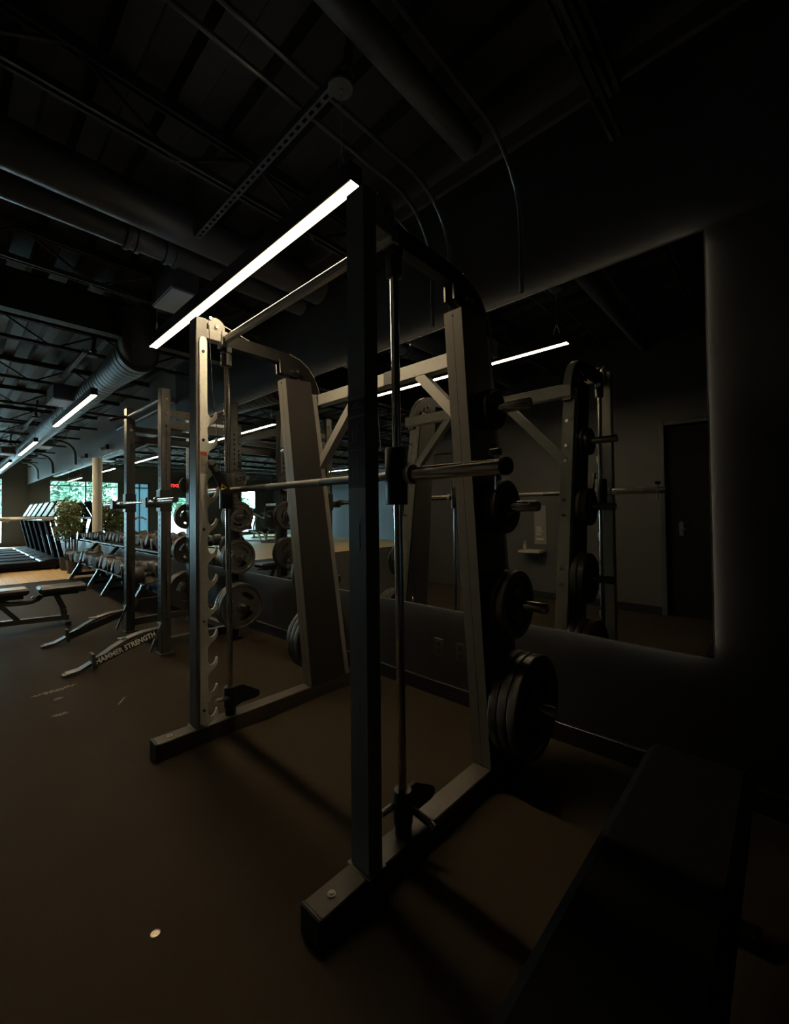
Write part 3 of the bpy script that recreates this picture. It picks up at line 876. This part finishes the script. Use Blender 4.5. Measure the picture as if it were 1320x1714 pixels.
POSTX = {'near': (-4.243, -4.155), 'far': (-5.312, -5.224)}
PH = 2.43
for sd, (xa, xb) in POSTX.items():
    for (ya, yb) in ((1.345, 1.428), (1.995, 2.078)):
        m = MB()
        perforated_post(m, xa, xb, ya, yb, 0.01, PH)
        p = m.build('upright', RACK, PR, smooth=0)
        if ya < 1.5:
            bt = MB()
            for z in (2.33, 2.20):
                bt.cyl((xb, (ya + yb) / 2, z), (xb + 0.014, (ya + yb) / 2, z), 0.016, n=12)
            bt.build('bolt_pair', BOLT, p)
            if sd == 'near':
                text('lettering', 'HS', 0.058, (xb + 0.0012, (ya + yb) / 2, 2.005), (PI / 2, 0, PI / 2), BLACK_PRINT, p, 0.0008, 0.0035)
    MB().box(xa - 0.02, xb + 0.02, 1.33, 1.45, 0, 0.012).box(xa - 0.02, xb + 0.02, 1.98, 2.10, 0, 0.012).build('foot_plate', RACK, PR)
    MB().box(xa + 0.012, xb - 0.012, 1.428, 1.995, 2.07, 2.145, 0.003).build('side_beam', RACK, PR)
    sb = MB().box(xa + 0.012, xb - 0.012, 1.428, 1.995, 2.165 + 0.02, 2.245, 0.003).build('side_beam', RACK, PR)
    hb = MB()
    for q in range(6):
        hb.cyl((xb - 0.0125, 1.49 + q * 0.09, 2.215), (xb - 0.0115, 1.49 + q * 0.09, 2.215), 0.009, n=10)
    hb.build('beam_holes', BLACK_PRINT, sb, smooth=0)
    MB().box(xa + 0.012, xb - 0.012, 1.428, 1.995, 0.06, 0.135, 0.003).build('base_beam', RACK, PR)
    gp = MB().prism([(1.428, 1.995), (1.56, 2.07), (1.428, 2.07)], 0, xa + 0.03, xa + 0.036)
    gp.build('gusset', RACK, PR, smooth=0)
    # storage foot reaching forward
    xm = (xa + xb) / 2
    ft = MB().strip([(1.345, 0.235), (1.20, 0.228), (1.10, 0.205), (0.98, 0.150), (0.84, 0.065), (0.75, 0.022), (0.665, 0.012)], 0.022, xm - 0.04, xm + 0.045)
    foot = ft.build('storage_foot', RACK, PR)
    side = MB().prism([(1.345, 0.225), (1.13, 0.175), (0.80, 0.030), (0.86, 0.012), (0.95, 0.018), (1.345, 0.165)], 0, xb + 0.012, xb + 0.018)
    # side panel carrying the lettering: a parallelogram falling towards the front
    pan = MB().prism([(1.31, 0.252), (0.84, 0.105), (0.84, 0.035), (1.31, 0.182)], 0, xb + 0.008, xb + 0.014).build('side_panel', BLACK, foot, smooth=0)
    MB().prism([(0.845, 0.14), (0.825, 0.14), (0.83, 0.02), (0.865, 0.02)], 0, xa + 0.01, xb + 0.016).build('end_lug', RACK, foot, smooth=0)
    MB().box(xm - 0.035, xm + 0.035, 0.64, 0.72, 0.0, 0.016, 0.003).build('toe_plate', RACK, foot)
    hd = MB().beam((xb + 0.03, 1.34, 0.30), (xb + 0.03, 1.245, 0.055), 0.018, 0.022, (1, 0, 0))
    hd.cyl((xb + 0.03, 1.335, 0.285), (xb - 0.06, 1.335, 0.285), 0.010, n=10)
    hd.build('pivot_handle', RACK, foot)
    MB().box(xm - 0.03, xm + 0.03, 1.02, 1.09, 0.205, 0.216, 0.002).build('wear_plate', BOLT, foot)
    if sd == 'near':
        ang = math.atan2(0.147, 0.47)
        t_ = text('lettering', 'HAMMER STRENGTH', 0.062, (xb + 0.0148, 1.07, 0.1415), (PI / 2, 0, PI / 2), WHITE, foot, 0.0004, 0.0018, sx=0.80)
        Rm = Matrix.Rotation(PI / 2, 4, 'Z') @ Matrix.Rotation(PI / 2, 4, 'X') @ Matrix.Rotation(ang, 4, 'Z')
        t_.rotation_euler = Rm.to_euler()
xa, xb = POSTX['far'][1], POSTX['near'][0]
MB().box(xa, xb, 2.005, 2.065, 0.05, 0.115, 0.003).build('rear_base_beam', RACK, PR)
MB().box(xa, xb, 2.005, 2.065, 2.18, 2.25, 0.003).build('rear_top_beam', RACK, PR)
MB().tube([(xa - 0.12, 1.22, 2.30), (xa - 0.05, 1.30, 2.33), (xa, 1.365, 2.34), (xb, 1.365, 2.34), (xb + 0.02, 1.365, 2.34)], 0.017, 10).build('pull_up_bar', RACK, PR)
for sd, (xa_, xb_) in POSTX.items():
    # bar catches holding the barbell
    j = MB()
    j.box(xa_ - 0.006, xb_ + 0.006, 1.235, 1.345, 1.335, 1.375, 0.004).box(xa_ - 0.006, xb_ + 0.006, 1.215, 1.235, 1.335, 1.425, 0.004).box(xa_ - 0.008, xb_ + 0.008, 1.333, 1.436, 1.30, 1.50, 0.004)
    j.build('bar_catch', BLACK, PR)
    for pz, py_ in ((0.345, 2.037), (0.834, 2.037), (1.242, 2.037), (1.62, 2.037)):
        o_ = 1 if sd == 'near' else -1
        xs = xb_ if sd == 'near' else xa_
        MB().lathe([(0.024, 0), (0.024, 0.27), (0.02, 0.276), (0.001, 0.277)], (xs, py_, pz), (o_, 0, 0), 16).build('storage_peg', CHROME, PR)
for sd in ('near', 'far'):
    o_ = 1 if sd == 'near' else -1
    x0 = POSTX[sd][1] if sd == 'near' else POSTX[sd][0]
    for z, r, th, cnt, lv in ((0.345, 0.228, 0.043, 3, 'bottom'), (0.834, 0.172, 0.040, 2, 'middle'), (1.242, 0.155, 0.036, 2, 'upper')):
        x = x0 + o_ * 0.03
        for q in range(cnt):
            nmq = pos3[q] if cnt == 3 else ('inner', 'outer')[q]
            plate(r, th, x, 2.037, z, o_, f'black plate with grip slots, {nmq} on the {lv} peg of the {sd} power rack post', f'plates stored on the {sd} power rack post')
            x += o_ * (th + 0.004)
plate(0.11, 0.03, POSTX['far'][0] - 0.03, 2.037, 1.62, -1, 'small black plate alone on the top peg of the far power rack post', None)
plate(0.11, 0.03, POSTX['near'][1] + 0.03, 2.037, 1.62, 1, 'small black plate alone on the top peg of the near power rack post', None)

BB = empty('barbell', (-4.73, 1.285, 1.392), 'chrome olympic barbell resting in the power rack catches', 'barbell')
MB().cyl((-5.40, 1.285, 1.392), (-4.06, 1.285, 1.392), 0.0145, n=16).build('shaft', CHROME, BB)
for s_, xs in ((1, -4.08), (-1, -5.385)):
    MB().cyl((xs, 1.285, 1.392), (xs + s_ * 0.44, 1.285, 1.392), 0.025, n=18).build('sleeve', CHROME, BB)
    MB().lathe([(0.015, 0), (0.037, 0), (0.037, 0.03), (0.025, 0.032)], (xs, 1.285, 1.392), (s_, 0, 0), 18).build('collar', CHROME, BB)

# ------------------------------------------------------------------ dumbbell racks and dumbbells
def dumbbell_rack(x0, x1, label):
    R_ = empty('dumbbell_rack', ((x0 + x1) / 2, 1.95, 0), label, 'dumbbell rack', 'dumbbell racks along the mirror wall')
    for x in (x0 + 0.47, x1 - 0.47):
        lg = MB().strip([(1.70, 0.012), (1.745, 0.09), (1.80, 0.19), (1.84, 0.26), (1.862, 0.33), (1.868, 0.40)], 0.06, x - 0.03, x + 0.03)
        lg.build('front_leg', STEEL, R_)
        MB().box(x - 0.035, x + 0.035, 1.66, 1.76, 0, 0.014, 0.003).build('foot', BLACK, R_)
        MB().box(x - 0.03, x + 0.03, 1.78, 2.27, 0.07, 0.13, 0.003).box(x - 0.035, x + 0.035, 2.2, 2.28, 0, 0.07, 0.003).build('floor_beam', RAIL, R_)
        MB().strip([(1.868, 0.39), (1.93, 0.47), (2.05, 0.58), (2.13, 0.68), (2.15, 0.78)], 0.055, x - 0.025, x + 0.025).build('rear_arm', RAIL, R_)
    for (ya, za, yb, zb) in ((1.73, 0.372, 2.03, 0.437), (1.93, 0.755, 2.26, 0.826)):
        sh = MB().prism([(ya, za), (ya, za + 0.02), (ya + 0.012, za + 0.02), (ya + 0.014, za + 0.014), (yb, zb + 0.014), (yb, zb + 0.03), (yb + 0.01, zb + 0.03), (yb + 0.01, zb)], 0, x0, x1)
        sh.build('shelf', RAIL, R_)
    return R_
dumbbell_rack(-8.32, -5.95, 'two-tier black dumbbell rack, the nearer of two along the mirror wall')
dumbbell_rack(-10.80, -8.36, 'two-tier black dumbbell rack, the farther one reaching the plants')

def make_dumbbell(r, L):
    P = empty('dumbbell', (0, 0, 0), 'x', 'dumbbell')
    for s_ in (-1, 1):
        MB().lathe([(0.02, 0), (r * 0.72, 0.0), (r * 0.93, 0.008), (r, 0.024), (r, L - 0.018), (r * 0.94, L - 0.004), (r * 0.80, L), (r * 0.78, L - 0.004), (r * 0.45, L - 0.004), (r * 0.43, L - 0.001), (0.004, L - 0.001)],
                   (0, s_ * 0.065, 0), (0, s_, 0), 14).build('head', DUMB, P, smooth=30)
    MB().tube([(0, -0.07, 0), (0, -0.035, 0), (0, 0, 0), (0, 0.035, 0), (0, 0.07, 0)], [0.014, 0.0165, 0.018, 0.0165, 0.014], 12).build('handle', CHROME, P)
    return P
protos = {}
def put_dumbbell(key, r, L, x, y, z, label, grp):
    if key not in protos:
        o = protos[key] = make_dumbbell(r, L)
    else:
        o = copy_tree(protos[key])
    o.location = (x, y, z)
    o.rotation_euler = (math.radians(12.5), random.uniform(0, 6), 0)
    o['label'] = label
    o['group'] = grp
lo = [-6.10 - 0.233 * i for i in range(20)]
for i, x in enumerate(lo):
    r = 0.104 - 0.0012 * i
    put_dumbbell(('lo', i // 4), r, 0.135 - 0.002 * (i // 4), x, 1.83, 0.394 + 0.014 + r * 1.025 + 0.003, f'dark rubber dumbbell on the lower tier, {ORD[i]} from the near end', 'dumbbells on the lower tier')
for i, x in enumerate([-6.06 - 0.214 * i for i in range(22)]):
    r = 0.082 - 0.0014 * i
    put_dumbbell(('up', i // 4), r, 0.105 - 0.003 * (i // 4), x, 2.075, 0.786 + 0.014 + r * 1.025 + 0.003, f'dark rubber dumbbell on the upper tier, {ORD[i]} from the near end', 'dumbbells on the upper tier')

# ------------------------------------------------------------------ benches
def bench(x, y0, label, rot=0.0):
    B_ = empty('weight_bench', (0, 0, 0), label, 'bench')
    # local: runs along -Y from its front foot at y=0
    MB().box(-0.15, 0.15, -0.03, 0.03, 0.0, 0.035, 0.004).build('front_foot', RACK, B_)
    MB().beam((0, 0.03, 0.065), (0, -1.28, 0.13), 0.06, 0.055).build('base_rail', RACK, B_)
    MB().box(-0.25, 0.25, -1.33, -1.27, 0.0, 0.10, 0.004).build('rear_foot', RACK, B_)
    MB().beam((0, -0.01, 0.05), (0, -0.03, 0.20), 0.06, 0.05, (1, 0, 0)).beam((0, -0.03, 0.19), (0, -0.10, 0.37), 0.055, 0.045, (1, 0, 0)).build('front_post', RACK, B_)
    MB().beam((0, -0.62, 0.36), (0, -0.42, 0.10), 0.045, 0.04, (1, 0, 0)).beam((0, -0.60, 0.36), (0, -0.95, 0.12), 0.045, 0.04, (1, 0, 0)).build('stay', RACK, B_)
    bolt = MB()
    for yy, zz in ((-0.015, 0.17), (-0.10, 0.36), (-0.30, 0.345), (-0.46, 0.345)):
        bolt.cyl((0.03, yy, zz), (0.042, yy, zz), 0.014, n=12)
    bolt.build('pivot_bolt', BOLT, B_)
    MB().tube([(0.0, -0.22, 0.35), (0, -0.25, 0.32), (0, -0.30, 0.298), (0, -0.40, 0.295), (0, -0.50, 0.30), (0, -0.62, 0.345)], 0.028, 10).build('seat_link', RACK, B_)
    MB().box(-0.14, 0.14, -0.26, 0.19, 0.382, 0.455, 0.022).build('seat_pad', VINYL, B_)
    MB().box(-0.06, 0.06, -0.22, 0.12, 0.34, 0.384, 0.006).build('seat_bracket', RACK, B_)
    MB().box(-0.14, 0.14, -1.22, -0.34, 0.39, 0.465, 0.022).build('back_pad', VINYL, B_)
    MB().box(-0.05, 0.05, -1.12, -0.38, 0.345, 0.392, 0.006).build('back_bracket', RACK, B_)
    MB().cyl((0, 0.10, 0.365), (0, 0.20, 0.355), 0.012, n=10).build('adjust_lever', RACK, B_)
    B_.location = (x, y0, 0)
    B_.rotation_euler = (0, 0, rot)
    return B_
bench(-6.28, 0.99, 'black adjustable bench with split pads at the left picture edge')

PADM = mat('dull_black_foam', (0.005, 0.005, 0.005), 0.9, spec=0.05)
FB = empty('flat_bench', (-0.24, 1.1, 0), 'black flat bench standing toward the mirror wall, almost lost in the dark lower right', 'bench')
MB().box(-0.388, -0.09, 0.46, 1.79, 0.365, 0.43, 0.028).build('pad', PADM, FB)
MB().box(-0.27, -0.21, 0.55, 1.70, 0.31, 0.365, 0.004).build('frame_rail', MATTE, FB)
for y in (0.62, 1.62):
    MB().box(-0.27, -0.21, y - 0.03, y + 0.03, 0.04, 0.312, 0.003).build('leg', MATTE, FB)
    MB().box(-0.40, -0.08, y - 0.03, y + 0.03, 0.0, 0.045, 0.004).build('foot', MATTE, FB)

for x, zc, ll in ((-1.783, 0.335, 'black wall outlet under the mirror, left one of two'), (-1.600, 0.335, 'black wall outlet under the mirror, right one of two')):
    wo = empty('wall_outlet', (x, WY + 0.022, zc), ll, 'outlet')
    MB().box(x - 0.037, x + 0.037, WY + 0.012, WY + 0.0225, zc - 0.06, zc + 0.06, 0.003).build('cover_plate', RAIL, wo)
    for dz in (-0.026, 0.026):
        MB().box(x - 0.017, x + 0.017, WY + 0.0105, WY + 0.0125, zc + dz - 0.017, zc + dz + 0.017, 0.0008).build('socket', BLACK, wo)

# ------------------------------------------------------------------ treadmills
BELT = mat('treadmill_belt', (0.012, 0.012, 0.013), 0.85, spec=0.1)
TRIM = mat('treadmill_shell', (0.007, 0.007, 0.008), 0.75, spec=0.08)
def make_treadmill():
    T = empty('treadmill', (0, 0, 0), 'x', 'treadmill', 'row of treadmills on the oak floor')
    for s_ in (-1, 1):
        MB().box(s_ * 0.40 - 0.045, s_ * 0.40 + 0.045, -1.95, -0.30, 0.10, 0.20, 0.012).build('side_rail', TRIM, T)
        MB().strip([(-0.12, 0.14), (-0.22, 0.65), (-0.33, 1.16)], 0.08, s_ * 0.40 - 0.03, s_ * 0.40 + 0.03).build('upright', TRIM, T)
        MB().tube([(s_ * 0.40, -0.33, 1.20), (s_ * 0.40, -0.60, 1.20), (s_ * 0.40, -1.05, 1.17), (s_ * 0.40, -1.12, 1.12)], 0.022, 10).build('handrail', STEEL_L, T)
        MB().cyl((s_ * 0.34, -0.30, 0.045), (s_ * 0.38, -0.30, 0.045), 0.045, n=18).build('wheel', BLACK, T)
    MB().box(-0.36, 0.36, -1.92, -0.35, 0.13, 0.185, 0.02).build('belt', BELT, T)
    MB().box(-0.40, 0.40, -1.98, -0.05, 0.035, 0.12, 0.02).build('frame', TRIM, T)
    MB().prism([(-0.50, 0.05), (-0.02, 0.05), (-0.02, 0.15), (-0.10, 0.20), (-0.32, 0.245), (-0.46, 0.22)], 0, -0.44, 0.44).build('motor_hood', TRIM, T)
    MB().box(-0.36, 0.36, -0.54, -0.48, 0.17, 0.215, 0.012).build('hood_glint', HOOD_GLINT, T)  # bright strip added as a painted glint of light on the hood
    ft_ = MB()
    for s_ in (-1, 1):
        ft_.box(s_ * 0.33 - 0.05, s_ * 0.33 + 0.05, -1.92, -1.80, 0, 0.04, 0.005)
    ft_.build('rear_foot', BLACK, T)
    MB().box(-0.43, 0.43, -0.52, -0.28, 1.13, 1.22, 0.025).build('console_tray', STEEL_L, T)
    sc_ = MB().prism([(-0.31, 1.22), (-0.27, 1.20), (-0.06, 1.62), (-0.10, 1.645)], 0, -0.36, 0.36).build('console', TRIM, T)
    MB().prism([(-0.302, 1.25), (-0.298, 1.248), (-0.115, 1.61), (-0.119, 1.612)], 0, -0.33, 0.33).build('screen', SCREEN, sc_, smooth=0)
    MB().tube([(-0.3, -0.52, 1.20), (-0.25, -0.68, 1.19), (0.25, -0.68, 1.19), (0.3, -0.52, 1.20)], 0.018, 8).build('front_handle', STEEL_L, T)
    return T
T0 = make_treadmill()
for k in range(6):
    t = T0 if k == 0 else copy_tree(T0)
    t.location = (-13.05 - 1.0 * k, 2.06, 0.002)
    t['label'] = f'dark treadmill facing the mirror wall, {ORD[k]} from the near end of the row'

# ------------------------------------------------------------------ plants
def leafball(m, c, rx, ry, rz, n, s0, s1, rng):
    for _ in range(n):
        while True:
            p = Vector((rng.uniform(-1, 1), rng.uniform(-1, 1), rng.uniform(-1, 1)))
            if p.length < 1 and p.length > 0.25:
                break
        q = Vector((c[0] + p.x * rx, c[1] + p.y * ry, c[2] + p.z * rz))
        d = Vector((rng.gauss(0, 1), rng.gauss(0, 1), rng.gauss(-0.3, 0.7))).normalized()
        a = d.orthogonal().normalized()
        a.rotate(Matrix.Rotation(rng.uniform(0, 6.28), 3, d))
        s_ = rng.uniform(s0, s1)
        m.add([q, q + d * s_ * 0.5 + a * s_ * 0.24, q + d * s_, q + d * s_ * 0.5 - a * s_ * 0.24], [(0, 1, 2, 3)])

def potted(x, y, h, spread, seed, label):
    rng = random.Random(seed)
    P = empty('potted_tree', (x, y, 0), label, 'plant', 'potted trees by the dumbbell rack')
    MB().lathe([(0.10, 0.002), (0.13, 0.01), (0.16, 0.28), (0.17, 0.30), (0.155, 0.30), (0.145, 0.26), (0.01, 0.26)], (x, y, 0), (0, 0, 1), 24).build('pot', POT, P)
    st = MB()
    for q in range(4):
        a = q * 1.7 + seed
        st.tube([(x + 0.03 * math.cos(a), y + 0.03 * math.sin(a), 0.26), (x + 0.06 * math.cos(a), y + 0.05 * math.sin(a), 0.7), (x + 0.16 * math.cos(a) * spread, y + 0.1 * math.sin(a), h * 0.62), (x + 0.3 * math.cos(a) * spread, y + 0.14 * math.sin(a), h * 0.85)], [0.014, 0.012, 0.009, 0.005], 6)
    st.build('stem', BARK, P)
    lf = MB()
    for q in range(11):
        leafball(lf, (x + rng.uniform(-1, 1) * spread * 0.40, y + rng.uniform(-0.10, 0.02), rng.uniform(0.78, h - 0.12)), 0.22, 0.20, 0.20, 120, 0.05, 0.10, rng)
    lf.build('foliage', LEAF, P, smooth=0, kind='stuff')
    return P
potted(-11.38, 1.95, 1.72, 0.42, 3, 'leafy potted tree by the mirror, the one next to the dumbbell rack')
potted(-12.17, 1.95, 1.62, 0.42, 5, 'leafy potted tree by the mirror, the one next to the treadmills')

# ------------------------------------------------------------------ things of the hall seen mainly in the mirror
PX, PY = -11.25, 2.305
col = empty('round_column', (PX, PY, 0), 'slim white round post against the mirror beyond the dumbbell racks', 'column')
MB().cyl((PX, PY, 0), (PX, PY, 2.54), 0.07, n=28).build('shaft', COLUMN, col)
MB().lathe([(0.08, 0), (0.08, 0.08), (0.071, 0.09)], (PX, PY, 0.002), (0, 0, 1), 28).build('base_ring', COLUMN, col)

ex = empty('exit_sign', (WX0 + 0.05, -3.4, 2.70), 'red lit EXIT sign on the dark far wall above the doorway window', 'sign')
MB().box(WX0, WX0 + 0.05, -3.60, -3.20, 2.56, 2.84, 0.006).build('sign_box', BLACK, ex)
text('lettering', 'EXIT', 0.22, (WX0 + 0.052, -3.4, 2.70), (PI / 2, 0, PI / 2), EXITRED, ex, 0.002, 0.008)

def machine(x, y, rz, label, kind):
    M_ = empty('strength_machine', (0, 0, 0), label, 'exercise machine', 'plate machines on the oak floor')
    MB().box(-0.35, 0.35, -0.75, -0.68, 0.0, 0.07, 0.005).box(-0.35, 0.35, 0.62, 0.69, 0, 0.07, 0.005).box(-0.04, 0.04, -0.7, 0.65, 0.0, 0.07, 0.005).build('base_frame', STEEL, M_)
    MB().strip([(0.60, 0.06), (0.62, 0.55), (0.52, 1.0), (0.40, 1.45)], 0.08, -0.04, 0.04).build('main_post', STEEL_L, M_)
    for s_ in (-1, 1):
        MB().tube([(s_ * 0.30, 0.45, 1.35), (s_ * 0.38, 0.1, 1.2), (s_ * 0.36, -0.25, 1.05), (s_ * 0.30, -0.38, 1.02)], 0.028, 10).build('press_arm', STEEL_L, M_)
        MB().lathe([(0.03, 0), (0.20, 0), (0.21, 0.01), (0.21, 0.04), (0.20, 0.05), (0.03, 0.05)], (s_ * 0.40, 0.45, 1.30), (s_, 0, 0), 28).build('plate', RUBBER, M_)
        MB().strip([(-0.62, 0.05), (-0.52, 0.30), (-0.35, 0.42), (-0.1, 0.44)], 0.06, s_ * 0.18 - 0.025, s_ * 0.18 + 0.025).build('seat_frame', STEEL_L, M_)
    MB().cyl((-0.42, 0.45, 1.35), (0.42, 0.45, 1.35), 0.03, n=14).build('pivot_shaft', STEEL, M_)
    MB().box(-0.17, 0.17, -0.28, 0.12, 0.44, 0.52, 0.025).build('seat', VINYL, M_)
    MB().prism([(0.14, 0.54), (0.22, 0.52), (0.42, 1.18), (0.34, 1.21)], 0, -0.17, 0.17).build('backrest', VINYL, M_)
    M_.location = (x, y, 0.002)
    M_.rotation_euler = (0, 0, rz)
    return M_
m0 = machine(-17.4, -4.7, 1.2, 'grey plate press machine on the oak floor seen in the mirror, left one', 0)
for (x, y, rz, l) in ((-16.4, -5.15, 2.3, 'grey plate press machine on the oak floor seen in the mirror, right one'), (-19.5, -6.6, 0.6, 'grey plate press machine at the back of the hall seen in the mirror')):
    o = copy_tree(m0)
    o.location = (x, y, 0.002)
    o.rotation_euler = (0, 0, rz)
    o['label'] = l

WS = empty('wipe_station', (-2.72, OY, 0.7), 'pale wipe station with tray and notice on the opposite wall, in the mirror', 'dispenser')
MB().box(-2.86, -2.54, OY + 0.002, OY + 0.22, 0.665, 0.70, 0.004).build('tray', CREAM, WS)
MB().box(-2.70, -2.52, OY + 0.002, OY + 0.012, 0.78, 1.34, 0.003).build('back_board', STEEL, WS)
nt_ = MB()
for q in range(6):
    nt_.box(-2.67, -2.60 + 0.012 * ((q * 5) % 4), OY + 0.0125, OY + 0.0135, 1.02 - q * 0.022, 1.032 - q * 0.022)
nt_.box(-2.67, -2.56, OY + 0.0125, OY + 0.0135, 0.84, 0.87)
nt_.build('notice_print', CREAM, WS, smooth=0)
MB().lathe([(0.02, 0), (0.026, 0.002), (0.026, 0.075), (0.01, 0.095), (0.01, 0.11), (0.014, 0.112), (0.014, 0.13), (0.002, 0.131)], (-2.80, OY + 0.11, 0.70), (0, 0, 1), 16).build('pump_bottle', CREAM, WS)

for x, y, lb in ((-12.2, 2.25, 'small camera on the wall above the mirror, farther one'), (-10.3, 2.25, 'small camera on the wall above the mirror, nearer one')):
    c_ = empty('security_camera', (x, 2.33, 2.66), lb, 'camera')
    MB().box(x - 0.05, x + 0.05, 2.27, 2.328, 2.63, 2.73, 0.006).build('mount', BLACK, c_)
    MB().cyl((x, 2.28, 2.65), (x + 0.06, 2.16, 2.60), 0.035, n=14).build('camera_body', REG, c_)

# ------------------------------------------------------------------ floor marks and a coin
def smear(x0, y0, x1, y1, w, seed):
    rng = random.Random(seed)
    n = 26
    a, b = Vector((x0, y0)), Vector((x1, y1))
    d = (b - a).normalized()
    nrm = Vector((-d.y, d.x))
    L, R_ = [], []
    for i in range(n):
        t = i / (n - 1)
        p = a + (b - a) * t + nrm * rng.uniform(-0.2, 0.2) * w
        h = w * (math.sin(PI * t) ** 0.6) * rng.uniform(0.25, 1)
        L.append((*(p + nrm * h / 2), 0.0006))
        R_.append((*(p - nrm * h / 2), 0.0006))
    m = MB().add(L + R_, [(i, i + 1, n + i + 1, n + i) for i in range(n - 1)])
    m.build('chalk_mark', CHALK, floor, smooth=0)
smear(-3.90, 0.417, -3.94, 0.70, 0.075, 1)
smear(-3.43, 0.469, -3.425, 0.56, 0.055, 2)
smear(-3.72, 0.52, -3.74, 0.58, 0.05, 3)
smear(-3.30, 0.80, -3.42, 0.88, 0.02, 4)
cn = empty('coin', (-1.432, 0.447, 0), 'small silvery coin lying alone on the rubber floor, lower left', 'coin')
MB().lathe([(0.001, 0.0004), (0.0125, 0.0004), (0.0135, 0.001), (0.0135, 0.0026), (0.0125, 0.003), (0.0108, 0.003), (0.0104, 0.0024), (0.001, 0.0024)], (-1.432, 0.447, 0), (0, 0, 1), 28).build('disc', COIN, cn)
MB().box(-1.437, -1.429, 0.443, 0.449, 0.0023, 0.003, 0.0003).cyl((-1.428, 0.45, 0.0023), (-1.428, 0.45, 0.003), 0.003, n=10).build('embossing', COIN, cn)

# ------------------------------------------------------------------ outside the windows
struct(MB().box(-60, WX0 - 0.2, -30, 30, -0.15, -0.02), 'ground_outside', PAVE, smooth=0)
def tree(x, y, h, r, seed, label):
    rng = random.Random(seed)
    T = empty('outdoor_tree', (x, y, 0), label, 'tree', 'trees outside the far windows')
    MB().tube([(x, y, -0.02), (x + 0.05, y, h * 0.3), (x, y + 0.08, h * 0.6)], [0.16, 0.12, 0.07], 8).build('trunk', BARK, T)
    lf = MB()
    for q in range(7):
        leafball(lf, (x + rng.uniform(-0.5, 0.5) * r, y + rng.uniform(-0.6, 0.6) * r, h * rng.uniform(0.25, 0.9)), r * 0.62, r * 0.62, h * 0.20, 330, 0.22, 0.42, rng)
    lf.build('crown', TREELEAF, T, smooth=0, kind='stuff')
for k, (x, y, h, r) in enumerate(((-32, 2.4, 4.4, 1.35), (-33.5, -0.9, 4.6, 1.5), (-31.3, -3.9, 4.2, 1.2), (-34.6, -2.6, 4.8, 1.0), (-36.5, -7.8, 4.8, 1.6), (-37, 5.6, 5.0, 1.6), (-31.5, -11.0, 4.4, 1.4))):
    tree(x, y, h, r, 11 + k, ['leafy tree outside the first wide window, right part', 'leafy tree outside the first wide window, middle part', 'leafy tree outside the first wide window, leftmost of its four', 'leafy tree outside the first wide window, set back between its neighbours',
                              'leafy tree outside the last window', 'leafy tree outside behind the corner pier', 'leafy tree outside past the back wall'][k])
